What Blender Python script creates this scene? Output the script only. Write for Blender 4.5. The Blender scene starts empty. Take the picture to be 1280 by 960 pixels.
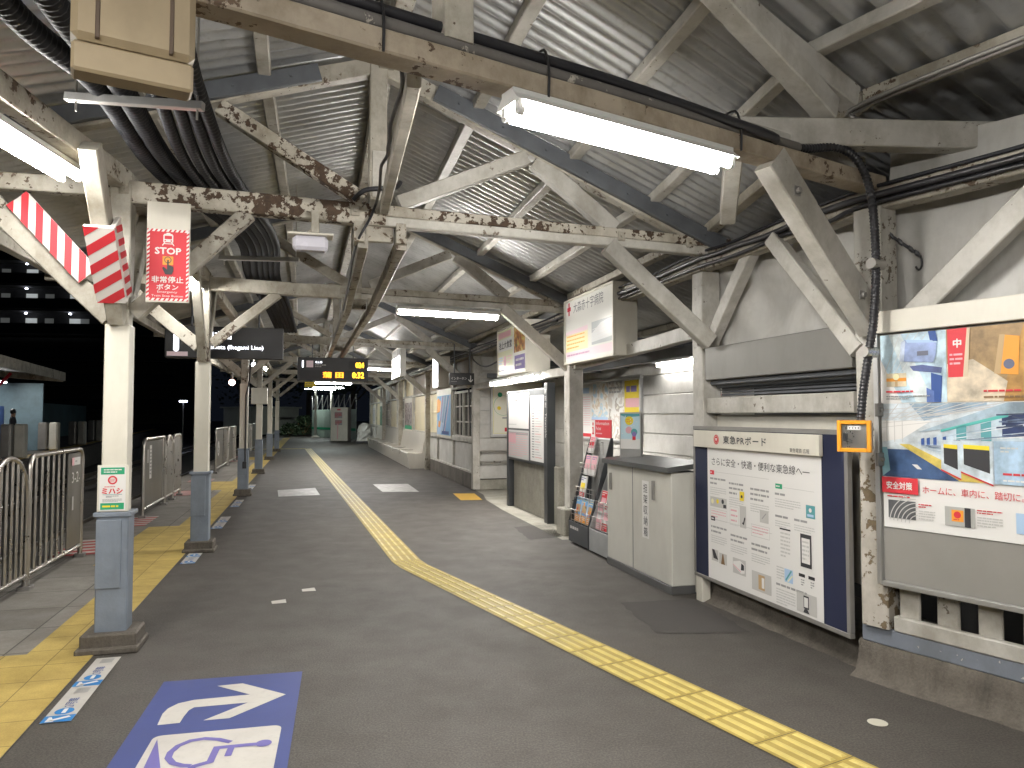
import bpy, bmesh, math, random
from mathutils import Vector as V, Matrix
random.seed(11)
S = bpy.context.scene
COL = S.collection
R_ = math.radians
# ---------------------------------------------------------------- camera
FPX, EYE = 920.0, 1.52
PITCH = math.atan(39.0/FPX)
cam = bpy.data.objects.new('camera', bpy.data.cameras.new('camera'))
COL.objects.link(cam)
cam.location = (0, 0, EYE)
cam.rotation_euler = (math.pi/2+PITCH, 0, 0)
cam.data.sensor_width = 36.0
cam.data.lens = 36.0*FPX/1280.0
cam.data.clip_start = .05
cam.data.clip_end = 600
S.camera = cam
# ---------------------------------------------------------------- night sky, exposure
w = bpy.data.worlds.new('World'); S.world = w; w.use_nodes = True
bg = w.node_tree.nodes['Background']
bg.inputs[0].default_value = (.35, .45, .7, 1)
bg.inputs[1].default_value = .008
S.view_settings.view_transform = 'Standard'
S.view_settings.look = 'None'
S.view_settings.exposure = 0.35
S.view_settings.gamma = 1.0
S.cycles.use_denoising = True
try: S.cycles.denoiser = 'OPENIMAGEDENOISE'
except Exception: pass
S.cycles.max_bounces = 7
S.cycles.diffuse_bounces = 5
S.cycles.glossy_bounces = 3
S.cycles.transmission_bounces = 4
S.cycles.sample_clamp_indirect = 6
S.cycles.caustics_reflective = False
S.cycles.caustics_refractive = False
TUBE = 260.0          # radiance of a lit fluorescent tube

# ---------------------------------------------------------------- plan of the station (metres)
def unit(x, y):
    l = math.hypot(x, y); return V((x/l, y/l, 0))
Z = V((0, 0, 1))
U1, A1 = unit(.965, .264), unit(-.264, .965)      # across / along the platform
U0, A0 = unit(.848, .53), unit(-.53, .848)        # across / along the near bent part
P1 = V((-2.62, 4.90, 0))
R0 = V((2.165, 4.35, 0)); R2 = V((.79, 9.45, 0))
def W1(s, q, z=0): return P1 + U1*s + A1*q + Z*z   # s from the left post row
def WR(s, q, z=0): return R2 + U1*s + A1*q + Z*z   # s from the right post row
def W0(s, q, z=0): return R0 + U0*s + A0*q + Z*z   # the near bent wall
CP, SP = math.cos(PITCH), math.sin(PITCH)
def ray(px, py):
    x, y = (px-640)/FPX, (480-py)/FPX
    return V((x, CP-y*SP, SP+y*CP))
def G(px, py, z=0):
    r = ray(px, py); return V((0, 0, EYE))+r*((z-EYE)/r.z)
def D(px, py, d):
    r = ray(px, py); return V((0, 0, EYE))+r*(d/r.y)

# ---------------------------------------------------------------- mesh helpers
ROOT = {}
def root_of(o):
    while o.parent: o = o.parent
    return o
class MB:
    def __init__(s): s.v = []; s.f = []; s.m = []; s.sm = []
    def add(s, vs, fs, m=0, smooth=False):
        b = len(s.v); s.v += [V(x) for x in vs]
        for f in fs:
            s.f.append([b+i for i in f]); s.m.append(m); s.sm.append(smooth)
    def box(s, c, size, X=V((1,0,0)), Y=None, Zv=Z, m=0, b=.004):
        X = V(X).normalized(); Zv = V(Zv).normalized()
        Y = Zv.cross(X).normalized() if Y is None else V(Y).normalized()
        hx, hy, hz = [max(d/2, 1e-4) for d in size]
        b = min(b, hx*.45, hy*.45, hz*.45)
        vs = []; idx = {}
        for sx in (-1, 1):
            for sy in (-1, 1):
                for sz in (-1, 1):
                    for k in range(3):
                        p = [sx*(hx-b), sy*(hy-b), sz*(hz-b)]
                        p[k] += (sx, sy, sz)[k]*b
                        idx[(sx, sy, sz, k)] = len(vs)
                        vs.append(c+X*p[0]+Y*p[1]+Zv*p[2])
        fs = []
        q = ((-1,-1), (1,-1), (1,1), (-1,1))
        for sg in (-1, 1):
            fs.append([idx[(sg, a, c2, 0)] for a, c2 in q])
            fs.append([idx[(a, sg, c2, 1)] for a, c2 in q])
            fs.append([idx[(a, c2, sg, 2)] for a, c2 in q])
        for a in (-1, 1):
            for c2 in (-1, 1):
                fs.append([idx[(a,c2,-1,0)], idx[(a,c2,1,0)], idx[(a,c2,1,1)], idx[(a,c2,-1,1)]])
                fs.append([idx[(a,-1,c2,0)], idx[(a,1,c2,0)], idx[(a,1,c2,2)], idx[(a,-1,c2,2)]])
                fs.append([idx[(-1,a,c2,1)], idx[(1,a,c2,1)], idx[(1,a,c2,2)], idx[(-1,a,c2,2)]])
                for d in (-1, 1): fs.append([idx[(a,c2,d,k)] for k in range(3)])
        s.add(vs, fs, m)
    def beam(s, p0, p1, wd, ht, side=None, m=0, j=.003, c=.007):
        # wd: along the horizontal side vector, ht: the other way
        p0, p1 = V(p0), V(p1); d = (p1-p0); L = d.length; d.normalize()
        sd = V(side) if side is not None else d.cross(Z)
        if sd.length < 1e-3: sd = V((1,0,0))
        sd = (sd-d*sd.dot(d)).normalized(); up = sd.cross(d).normalized()
        c = min(c, wd*.3, ht*.3)
        sec = []
        for sx, sy in ((1,1), (-1,1), (-1,-1), (1,-1)):
            e = [(sx*wd/2, sy*(ht/2-c)), (sx*(wd/2-c), sy*ht/2)]
            if sx*sy < 0: e.reverse()
            sec += e
        n = max(1, int(L/.35)) if j else 1
        vs = []
        for i in range(n+1):
            o = p0+d*(L*i/n)
            jx = random.uniform(-j, j); jy = random.uniform(-j, j)
            if i in (0, n): jx = jy = 0
            for a, b in sec:
                vs.append(o+sd*(a+jx+random.uniform(-j,j)*.3)+up*(b+jy+random.uniform(-j,j)*.3))
        fs = []
        for i in range(n):
            for k in range(8):
                fs.append([i*8+k, i*8+(k+1) % 8, (i+1)*8+(k+1) % 8, (i+1)*8+k])
        fs.append(list(range(8))); fs.append([n*8+k for k in range(8)][::-1])
        s.add(vs, fs, m)
    def tube(s, pts, r, n=10, m=0, ring=None, smooth=True):
        pts = [V(p) for p in pts]
        if ring:   # resample for a corrugated hose
            out = []; acc = 0
            for a, b in zip(pts, pts[1:]):
                L = (b-a).length; k = max(1, int(L/ring))
                out += [a+(b-a)*(i/k) for i in range(k)]
            pts = out+[pts[-1]]
        vs = []; prev = None
        for i, p in enumerate(pts):
            t = (pts[min(i+1, len(pts)-1)]-pts[max(i-1, 0)]).normalized()
            if prev is None:
                x = t.cross(Z); x = x if x.length > 1e-3 else V((1,0,0))
            else: x = prev-t*prev.dot(t)
            x.normalize(); prev = x; y = t.cross(x)
            rr = r*(1.0 if not ring else (1.0 if (i % 4) < 2 else .86))
            for k in range(n):
                a = 2*math.pi*k/n; vs.append(p+x*(math.cos(a)*rr)+y*(math.sin(a)*rr))
        fs = []
        for i in range(len(pts)-1):
            for k in range(n):
                fs.append([i*n+k, i*n+(k+1) % n, (i+1)*n+(k+1) % n, (i+1)*n+k])
        s.add(vs, fs, m, smooth)
        b = (len(pts)-1)*n
        s.add(vs[:n], [list(range(n))], m); s.add(vs[b:b+n], [list(range(n))], m)
    def quad(s, a, b, c, d, m=0): s.add([a, b, c, d], [[0, 1, 2, 3]], m)
    def prism(s, poly, N, depth, m=0):
        poly = [V(p) for p in poly]; n = len(poly); N = V(N)
        vs = poly+[p+N*depth for p in poly]
        fs = [list(range(n)), list(range(n, 2*n))[::-1]]+[[i, (i+1) % n, n+(i+1) % n, n+i] for i in range(n)]
        s.add(vs, fs, m)
    def lathe(s, c, prof, n=20, m=0, X=V((1,0,0)), Y=V((0,1,0)), ax=Z):
        vs = []
        for r, h in prof:
            for k in range(n):
                a = 2*math.pi*k/n; vs.append(c+X*(r*math.cos(a))+Y*(r*math.sin(a))+ax*h)
        fs = [[i*n+k, i*n+(k+1) % n, (i+1)*n+(k+1) % n, (i+1)*n+k] for i in range(len(prof)-1) for k in range(n)]
        s.add(vs, fs, m, True)
    def cut(s):
        if not hasattr(s, 'done'): s.done = []
        if s.v: s.done.append((s.v, s.f, s.m, s.sm))
        s.v = []; s.f = []; s.m = []; s.sm = []
    def each(s, name, mats, parent):
        # one object per piece closed with cut()
        s.cut(); out = []
        for s.v, s.f, s.m, s.sm in s.done: out.append(s.build(name, mats, parent))
        return out
    def build(s, name, mats, parent=None, loc=None, normals=True):
        me = bpy.data.meshes.new(name)
        if parent is not None:
            M = ROOT[root_of(parent)]
        else:
            M = Matrix.Translation(V(loc) if loc is not None else V((0,0,0)))
        Mi = M.inverted()
        me.from_pydata([Mi @ p for p in s.v], [], s.f)
        if not isinstance(mats, (list, tuple)): mats = [mats]
        for x in mats: me.materials.append(x)
        me.polygons.foreach_set('material_index', s.m)
        me.polygons.foreach_set('use_smooth', s.sm)
        me.update()
        if normals:
            bm = bmesh.new(); bm.from_mesh(me)
            bmesh.ops.recalc_face_normals(bm, faces=bm.faces); bm.to_mesh(me); bm.free()
        o = bpy.data.objects.new(name, me); COL.objects.link(o)
        if parent is not None: o.parent = parent
        else:
            o.matrix_world = M; ROOT[o] = M
        return o
def tag(o, label=None, cat=None, group=None, kind=None):
    if label: o['label'] = label
    if cat: o['category'] = cat
    if group: o['group'] = group
    if kind: o['kind'] = kind
    return o
def thing(name, label, cat, loc, ang=0, group=None):
    o = bpy.data.objects.new(name, None); COL.objects.link(o)
    M = Matrix.Translation(V(loc)) @ Matrix.Rotation(ang, 4, 'Z')
    o.matrix_world = M; o.location = V(loc); o.rotation_euler = (0, 0, ang); o.empty_display_size = .1
    ROOT[o] = M
    return tag(o, label, cat, group)
def copy_tree(o, parent=None):
    c = o.copy(); COL.objects.link(c)
    if parent is not None: c.parent = parent
    for ch in [x for x in list(COL.objects) if x.parent == o]: copy_tree(ch, c)
    return c

# ---------------------------------------------------------------- materials
MATS = {}
def newmat(name):
    m = bpy.data.materials.new(name); m.use_nodes = True
    nt = m.node_tree; b = nt.nodes['Principled BSDF']
    MATS[name] = m
    return m, nt, b
def nd(nt, t, **kw):
    n = nt.nodes.new(t)
    for k, v in kw.items():
        if k in n.inputs: n.inputs[k].default_value = v
        else: setattr(n, k, v)
    return n
def pos(nt, scale=(1,1,1), obj=False):
    if obj: src = nd(nt, 'ShaderNodeTexCoord').outputs['Object']
    else: src = nd(nt, 'ShaderNodeNewGeometry').outputs['Position']
    mp = nd(nt, 'ShaderNodeMapping'); mp.inputs['Scale'].default_value = scale
    nt.links.new(src, mp.inputs[0]); return mp.outputs[0]
def noise(nt, vec, sc, det=5, rough=.55):
    n = nd(nt, 'ShaderNodeTexNoise'); n.inputs['Scale'].default_value = sc
    n.inputs['Detail'].default_value = det; n.inputs['Roughness'].default_value = rough
    nt.links.new(vec, n.inputs['Vector']); return n.outputs[0]
def ramp(nt, f, a, b, ca=(0,0,0,1), cb=(1,1,1,1)):
    n = nd(nt, 'ShaderNodeValToRGB'); e = n.color_ramp.elements
    e[0].position, e[1].position = a, b; e[0].color, e[1].color = ca, cb
    nt.links.new(f, n.inputs[0]); return n.outputs[0]
def mixc(nt, f, a, b, mode='MIX'):
    n = nd(nt, 'ShaderNodeMix', data_type='RGBA', blend_type=mode)
    for i, x in ((0, f), (6, a), (7, b)):
        if hasattr(x, 'is_output'): nt.links.new(x, n.inputs[i])
        elif i == 0: n.inputs[0].default_value = x
        else: n.inputs[i].default_value = (*x[:3], 1)
    return n.outputs[2]
def math_(nt, op, a, b=0.0):
    n = nd(nt, 'ShaderNodeMath', operation=op)
    for i, x in ((0, a), (1, b)):
        if hasattr(x, 'is_output'): nt.links.new(x, n.inputs[i])
        else: n.inputs[i].default_value = x
    return n.outputs[0]
def bump(nt, b, h, st=.3, dist=.01):
    n = nd(nt, 'ShaderNodeBump'); n.inputs['Strength'].default_value = st; n.inputs['Distance'].default_value = dist
    nt.links.new(h, n.inputs['Height']); nt.links.new(n.outputs[0], b.inputs['Normal'])
def pbr(name, col, rough=.6, metal=0., var=.12, sc=3., bmp=0., bsc=60., dirt=0., spec=.5):
    if name in MATS: return MATS[name]
    m, nt, b = newmat(name)
    b.inputs['Roughness'].default_value = rough; b.inputs['Metallic'].default_value = metal
    b.inputs['Specular IOR Level'].default_value = spec
    if var == 0 and not dirt:
        b.inputs['Base Color'].default_value = (*col, 1)
    else:
        p = pos(nt); f = noise(nt, p, sc, 6, .6)
        lo = tuple(c*(1-var*1.6) for c in col); hi = tuple(min(1, c*(1+var)) for c in col)
        c = ramp(nt, f, .3, .7, (*lo, 1), (*hi, 1))
        if dirt:
            d = noise(nt, pos(nt, (1.5, 1.5, .5)), 5, 8, .65)
            k = math_(nt, 'MULTIPLY', ramp(nt, d, .45, .75), dirt)
            c = mixc(nt, k, c, tuple(x*.45+.01 for x in (col[0], col[1]*.92, col[2]*.8)))
        nt.links.new(c, b.inputs['Base Color'])
        r = math_(nt, 'MULTIPLY_ADD', f, .25); nt.nodes[r.node.name].inputs[2].default_value = rough-.12
        nt.links.new(r, b.inputs['Roughness'])
    if bmp: bump(nt, b, noise(nt, pos(nt), bsc, 4, .6), bmp, .01)
    return m
def flat(name, col, rough=.55):
    return pbr('print_'+name, col, rough, var=0)
def emit(name, col, st):
    if name in MATS: return MATS[name]
    m, nt, b = newmat(name)
    b.inputs['Base Color'].default_value = (*[min(1, c) for c in col], 1)
    b.inputs['Emission Color'].default_value = (*col, 1)
    b.inputs['Emission Strength'].default_value = st
    return m
def peel(name, base, under, amt, sc=9., big=1.1, dirt=.35):
    m, nt, b = newmat(name)
    p = pos(nt)
    rnd = nd(nt, 'ShaderNodeObjectInfo').outputs['Random']
    f = noise(nt, p, 2.2, 7, .6)
    lo = tuple(c*.78 for c in base)
    c = ramp(nt, f, .3, .68, (*lo, 1), (*base, 1))
    fine = noise(nt, pos(nt, (1, 1, 1)), 26, 8, .7)
    c = mixc(nt, math_(nt, 'MULTIPLY', ramp(nt, fine, .5, .8), .30), c, tuple(x*.55 for x in base))
    d = noise(nt, pos(nt, (1.3, 1.3, 1.0)), 3.1, 9, .68)
    c = mixc(nt, math_(nt, 'MULTIPLY', ramp(nt, d, .43, .66), dirt), c, (base[0]*.36, base[1]*.33, base[2]*.27))
    ch = noise(nt, p, sc, 9, .66); bg_ = noise(nt, p, big, 3, .5)
    k = math_(nt, 'ADD', math_(nt, 'MULTIPLY', ch, .62), math_(nt, 'MULTIPLY', bg_, .38))
    t = .655-amt*.2
    mask = ramp(nt, k, t, t+.012)
    und = ramp(nt, fine, .35, .65, (*[x*.55 for x in under], 1), (*under, 1))
    c = mixc(nt, mask, c, und)
    hsv = nd(nt, 'ShaderNodeHueSaturation'); nt.links.new(c, hsv.inputs['Color'])
    v = math_(nt, 'MULTIPLY_ADD', rnd, .22); v.node.inputs[2].default_value = .86
    nt.links.new(v, hsv.inputs['Value'])
    nt.links.new(hsv.outputs[0], b.inputs['Base Color'])
    rg = math_(nt, 'MULTIPLY_ADD', mask, .3); rg.node.inputs[2].default_value = .52
    nt.links.new(rg, b.inputs['Roughness'])
    h = math_(nt, 'SUBTRACT', math_(nt, 'MULTIPLY', fine, .35), mask)
    bump(nt, b, h, .55, .006)
    return m
CREAM = peel('cream_paint_on_timber', (.53, .50, .43), (.15, .11, .08), .30, 19., 2.0, dirt=.7)
CREAM2 = peel('grimy_cream_paint', (.49, .455, .385), (.13, .09, .06), .40, 18., 2.0, dirt=.85)
TAN = peel('tan_grimy_paint', (.47, .40, .31), (.16, .11, .075), .38, 17., 2., dirt=.7)
PEELED = peel('badly_peeling_cream_paint', (.58, .54, .46), (.095, .06, .038), .66, 15., 2.2, .7)
WHITE = peel('white_paint_on_timber', (.61, .59, .54), (.22, .18, .14), .22, 22., 2.2, dirt=.55)
WORN = peel('worn_white_paint', (.62, .58, .52), (.20, .15, .09), .64, 13., 2.8, .45)
SLEEVE = pbr('cream_steel_sleeve', (.70, .67, .58), .45, var=.05, sc=1.5, dirt=.18)
BLUEGREY = pbr('blue_grey_paint', (.20, .235, .285), .5, var=.12, sc=5, bmp=.15, bsc=50, dirt=.25)
def corrug():
    m, nt, b = newmat('galvanised_corrugated_sheet')
    f = noise(nt, pos(nt), 1.7, 8, .62); g = noise(nt, pos(nt, (1,1,1)), 14, 6, .6)
    c = ramp(nt, f, .3, .72, (.36, .365, .37, 1), (.62, .63, .635, 1))
    c = mixc(nt, math_(nt, 'MULTIPLY', ramp(nt, g, .55, .8), .45), c, (.14, .12, .10))
    nt.links.new(c, b.inputs['Base Color'])
    b.inputs['Metallic'].default_value = .60
    r = math_(nt, 'MULTIPLY_ADD', f, .3); r.node.inputs[2].default_value = .24
    nt.links.new(r, b.inputs['Roughness'])
    return m
SHEET = corrug()
def asphalt():
    m, nt, b = newmat('asphalt')
    p = pos(nt)
    big = noise(nt, p, .55, 5, .6); mid = noise(nt, p, 3.2, 7, .65); fine = noise(nt, p, 95, 4, .72)
    c = ramp(nt, big, .32, .68, (.062, .056, .049, 1), (.086, .078, .069, 1))
    c = mixc(nt, math_(nt, 'MULTIPLY', ramp(nt, mid, .42, .72), .30), c, (.050, .044, .039))
    sp = ramp(nt, fine, .40, .70, (.42, .42, .42, 1), (1.75, 1.70, 1.65, 1))
    c = mixc(nt, .75, c, sp, 'MULTIPLY')
    vo = nd(nt, 'ShaderNodeTexVoronoi'); vo.inputs['Scale'].default_value = 2.6
    nt.links.new(p, vo.inputs['Vector'])
    gum = ramp(nt, vo.outputs['Distance'], .018, .03, (1,1,1,1), (0,0,0,1))
    c = mixc(nt, math_(nt, 'MULTIPLY', gum, .28), c, (.16, .15, .14))
    nt.links.new(c, b.inputs['Base Color'])
    r = math_(nt, 'MULTIPLY_ADD', mid, .35); r.node.inputs[2].default_value = .50
    nt.links.new(r, b.inputs['Roughness'])
    bump(nt, b, fine, .5, .006)
    return m
ASPHALT = asphalt()
def dirty_concrete(name, col, dk=.5):
    m, nt, b = newmat(name)
    p = pos(nt)
    f = noise(nt, p, 2.4, 8, .65); g = noise(nt, pos(nt, (3, 3, .6)), 3, 7, .7); h = noise(nt, p, 70, 4, .6)
    c = ramp(nt, f, .3, .7, (*[x*.6 for x in col], 1), (*col, 1))
    c = mixc(nt, math_(nt, 'MULTIPLY', ramp(nt, g, .45, .7), dk), c, tuple(x*.3 for x in col))
    c = mixc(nt, .5, c, ramp(nt, h, .35, .65, (.7,.7,.7,1), (1.2,1.2,1.2,1)), 'MULTIPLY')
    nt.links.new(c, b.inputs['Base Color']); b.inputs['Roughness'].default_value = .85
    bump(nt, b, math_(nt, 'ADD', h, math_(nt, 'MULTIPLY', f, 2.)), .5, .012)
    return m
CONC = dirty_concrete('dirty_concrete', (.16, .14, .115), .75)
CONC2 = dirty_concrete('pale_concrete', (.42, .40, .34), .25)
def tiles(name, c1, c2, tx, ty, joint=.012):
    m, nt, b = newmat(name)
    p = pos(nt, obj=True)
    br = nd(nt, 'ShaderNodeTexBrick'); br.offset = 0
    br.inputs['Scale'].default_value = 1
    br.inputs['Brick Width'].default_value = tx; br.inputs['Row Height'].default_value = ty
    br.inputs['Mortar Size'].default_value = joint*.5; br.inputs['Mortar Smooth'].default_value = .1
    br.inputs['Color1'].default_value = (*c1, 1); br.inputs['Color2'].default_value = (*c2, 1)
    br.inputs['Mortar'].default_value = (*[x*.35 for x in c1], 1)
    nt.links.new(p, br.inputs['Vector'])
    f = noise(nt, pos(nt), 3.5, 8, .65)
    c = mixc(nt, .8, br.outputs['Color'], ramp(nt, f, .3, .7, (.62,.58,.52,1), (1.12,1.1,1.08,1)), 'MULTIPLY')
    g = noise(nt, pos(nt), 120, 3, .6)
    c = mixc(nt, .4, c, ramp(nt, g, .35, .65, (.7,.7,.7,1), (1.2,1.2,1.2,1)), 'MULTIPLY')
    nt.links.new(c, b.inputs['Base Color']); b.inputs['Roughness'].default_value = .7
    h = math_(nt, 'SUBTRACT', math_(nt, 'MULTIPLY', g, .2), br.outputs['Fac'])
    bump(nt, b, h, .4, .006)
    return m
EDGETILE = tiles('edge_paving_slabs', (.30, .29, .27), (.22, .21, .195), .62, .60)
YTILE = tiles('yellow_tactile_slabs', (.58, .44, .135), (.52, .39, .115), .30, .30, .006)
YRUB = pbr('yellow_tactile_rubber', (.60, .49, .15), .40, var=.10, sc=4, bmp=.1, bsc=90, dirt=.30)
STEEL = pbr('brushed_stainless', (.50, .48, .45), .30, .95, var=.06, sc=6)
DKSTEEL = pbr('dark_blue_steel', (.13, .14, .155), .45, .3, var=.15, sc=4, dirt=.3)
ALU = pbr('aluminium_frame', (.55, .55, .54), .38, .8, var=.05, sc=5)
BLACK = pbr('black_plastic', (.018, .018, .02), .42, var=.1, sc=8)
CABLE = pbr('black_cable_jacket', (.022, .022, .026), .38, var=.15, sc=10)
HOSE = pbr('dark_grey_hose', (.026, .027, .032), .62, var=.12, sc=5, dirt=.2, spec=.3)
PIPE = peel('chipped_dark_pipe_paint', (.16, .15, .14), (.50, .47, .41), .42, 14., 2., .2)
GREYPLATE = pbr('grey_steel_plate', (.27, .26, .245), .45, .4, var=.08, sc=3, dirt=.2)
GREYBOARD = pbr('grey_notice_felt', (.255, .245, .225), .8, var=.05, sc=3, bmp=.05)
NAVY = pbr('navy_felt', (.005, .009, .036), .8, var=.06)
OFFW = pbr('off_white_steel', (.66, .63, .55), .45, var=.05, sc=2, dirt=.15)
TARP = pbr('white_tarpaulin', (.54, .53, .50), .45, var=.12, sc=2, bmp=.9, bsc=4, dirt=.4)
SIDING = peel('white_siding_paint', (.70, .685, .65), (.3, .26, .2), .02, dirt=.22)
ORANGE = pbr('orange_plastic', (.78, .33, .02), .4, var=.03)
TIN = pbr('tin_housing', (.72, .72, .70), .4, var=.03, dirt=.1)
TUBEM = emit('lit_tube', (1.0, .965, .91), TUBE)
TUBEF = emit('lit_far_tube', (1.0, .965, .91), TUBE*1.0)
TUBED = emit('lit_dim_tube', (1.0, .965, .91), TUBE*.55)
TUBEW = emit('lit_weak_tube', (1.0, .97, .93), TUBE*.28)
TUBEG = emit('lit_green_white_tube', (.92, 1.0, .95), TUBE*.75)
GLASS = pbr('dusty_window_glass', (.10, .105, .10), .12, var=.2, sc=3)
PW = flat('paper_white', (.74, .73, .71)); PK = flat('ink', (.03, .03, .035)); PG = flat('grey_ink', (.32, .32, .32))
PLG = flat('pale_grey', (.55, .545, .53)); PR = flat('red', (.62, .035, .05)); PB = flat('sky_blue', (.16, .38, .66))
PDB = flat('deep_blue', (.03, .08, .28)); PY = flat('yellow', (.80, .62, .03)); PGR = flat('green', (.02, .33, .16))
PO = flat('orange', (.80, .33, .04)); PCY = flat('pale_cyan', (.50, .68, .76)); PTN = flat('tan', (.48, .33, .17))
PBR = flat('brown', (.22, .13, .06)); PPK = flat('pink', (.72, .40, .44)); PLY = flat('pale_yellow', (.78, .74, .46))
PPU = flat('violet', (.22, .17, .42)); PTE = flat('teal', (.10, .33, .36)); PLB = flat('light_blue', (.40, .56, .76))

# ---------------------------------------------------------------- flat artwork and lettering
TXT = {}
def glyphs(body, sp=1.0):
    if (body, sp) in TXT: return TXT[(body, sp)]
    c = bpy.data.curves.new('t', 'FONT'); c.body = body; c.size = 1; c.resolution_u = 2; c.space_character = sp
    o = bpy.data.objects.new('t', c); COL.objects.link(o)
    dg = bpy.context.evaluated_depsgraph_get(); dg.update()
    e = o.evaluated_get(dg); me = e.to_mesh()
    vs = [(v.co.x, v.co.y) for v in me.vertices]; fs = [list(p.vertices) for p in me.polygons]
    e.to_mesh_clear(); bpy.data.objects.remove(o); bpy.data.curves.remove(c)
    if not vs: vs = [(0, 0)]
    x0 = min(v[0] for v in vs); x1 = max(v[0] for v in vs); y0 = min(v[1] for v in vs); y1 = max(v[1] for v in vs)
    TXT[(body, sp)] = (vs, fs, x0, x1, y0, y1); return TXT[(body, sp)]
class Art:
    def __init__(s, O, Rv, Uv, step=.0012):
        s.O, s.R, s.U = V(O), V(Rv).normalized(), V(Uv).normalized(); s.N = s.R.cross(s.U).normalized()
        s.mb = MB(); s.mats = []; s.step = step
    def P(s, x, y, l=1): return s.O+s.R*x+s.U*y+s.N*(s.step*l)
    def mi(s, m):
        if m not in s.mats: s.mats.append(m)
        return s.mats.index(m)
    def poly(s, pts, m, l=1): s.mb.add([s.P(x, y, l) for x, y in pts], [list(range(len(pts)))], s.mi(m))
    def rect(s, x0, y0, x1, y1, m, l=1): s.poly([(x0,y0), (x1,y0), (x1,y1), (x0,y1)], m, l)
    def disc(s, cx, cy, r, m, l=1, n=24, ry=None):
        ry = ry or r
        s.poly([(cx+r*math.cos(2*math.pi*k/n), cy+ry*math.sin(2*math.pi*k/n)) for k in range(n)], m, l)
    def ring(s, cx, cy, r0, r1, m, l=1, a0=0, a1=360, n=28):
        for k in range(n):
            t0, t1 = R_(a0+(a1-a0)*k/n), R_(a0+(a1-a0)*(k+1)/n)
            s.poly([(cx+r*math.cos(t), cy+r*math.sin(t)) for r, t in ((r0,t0), (r1,t0), (r1,t1), (r0,t1))], m, l)
    def line(s, x0, y0, x1, y1, wd, m, l=1):
        dx, dy = x1-x0, y1-y0; L = math.hypot(dx, dy) or 1; nx, ny = -dy/L*wd/2, dx/L*wd/2
        s.poly([(x0+nx,y0+ny), (x1+nx,y1+ny), (x1-nx,y1-ny), (x0-nx,y0-ny)], m, l)
    def text(s, body, x, y, h, m, l=2, wd=None, al='l', sp=1.0, bold=0):
        # h: height of the glyph box, wd: forced width
        vs, fs, x0, x1, y0, y1 = glyphs(body, sp)
        k = h/max(1e-6, y1-y0); kx = k if wd is None else wd/max(1e-6, x1-x0)
        W = (x1-x0)*kx; ox = x-(0 if al == 'l' else W/2 if al == 'c' else W)
        offs = [(0, 0)] if not bold else [(-bold, 0), (bold, 0), (0, bold), (0, -bold)]
        for i, (bx, by) in enumerate(offs):
            s.mb.add([s.P(ox+(a-x0)*kx+bx, y+(b-y0)*k+by, l+i*.12) for a, b in vs], fs, s.mi(m))
    def vtext(s, body, x, y, h, m, l=2, gap=1.12):
        for i, ch in enumerate(body): s.text(ch, x, y-h*gap*i-h, h*.92, m, l, al='c')
    def fine(s, x0, y0, x1, y1, n, m, l=2, k=.55):
        # lines of print too small to read
        if n < 1: return
        dy = (y1-y0)/n
        for i in range(n):
            x = x0; y = y1-dy*(i+.5)
            end = x1 if i < n-1 else x0+(x1-x0)*random.uniform(.4, .9)
            while x < end-1e-4:
                L = min(random.uniform(.5, 2.2)*dy, end-x)
                s.rect(x, y-dy*k*.4, x+L, y+dy*k*.4, m, l); x += L+dy*.22
    def build(s, name, parent): return s.mb.build(name, s.mats, parent, normals=False)
def photo(name, cols, sc=6., seed=0., stretch=(1,1,1)):
    # a printed picture too far away to read
    m, nt, b = newmat('printed_picture_'+name)
    p = pos(nt, stretch); n = nd(nt, 'ShaderNodeTexNoise', noise_dimensions='4D')
    n.inputs['W'].default_value = seed; n.inputs['Scale'].default_value = sc; n.inputs['Detail'].default_value = 3
    nt.links.new(p, n.inputs['Vector'])
    r = nd(nt, 'ShaderNodeValToRGB'); e = r.color_ramp; e.interpolation = 'CONSTANT'
    k = len(cols)
    while len(e.elements) < k: e.elements.new(.5)
    for i, c in enumerate(cols):
        e.elements[i].position = .30+.42*i/k if i else 0; e.elements[i].color = (*c, 1)
    nt.links.new(n.outputs[0], r.inputs[0]); nt.links.new(r.outputs[0], b.inputs['Base Color'])
    b.inputs['Roughness'].default_value = .5
    return m
# ================================================================ ground
def ground_obj(name, polys, m, frame=None, kind='structure'):
    mb = MB()
    for p in polys: mb.add(p, [list(range(len(p)))])
    if frame is None: o = mb.build(name, m, normals=False)
    else:
        o0, ang = frame
        M = Matrix.Translation(o0) @ Matrix.Rotation(ang, 4, 'Z'); Mi = M.inverted()
        mb.v = [Mi @ v for v in mb.v]; o = mb.build(name, m, normals=False); o.matrix_world = M; ROOT[o] = M
    return tag(o, kind=kind)
ANG1 = math.atan2(U1.y, U1.x)
EDGE = -1.80
ballast = dirty_concrete('track_ballast', (.075, .068, .06))
ground_obj('ground', [[V((-220,-120,-1.1)), V((220,-120,-1.1)), V((220,320,-1.1)), V((-220,320,-1.1))]], ballast)
mb = MB()
mb.prism([W1(EDGE,-9,-.9), W1(16,-9,-.9), W1(20,62,-.9), W1(EDGE,62,-.9)], Z, .9)
tag(mb.build('platform', ASPHALT), kind='structure')
FR1 = (V(P1), ANG1)
def sq(s0, s1, q0, q1, z): return [W1(s0,q0,z), W1(s1,q0,z), W1(s1,q1,z), W1(s0,q1,z)]
ground_obj('edge_paving', [sq(EDGE, -.07, -8, 46, .004)], EDGETILE, FR1)
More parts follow.
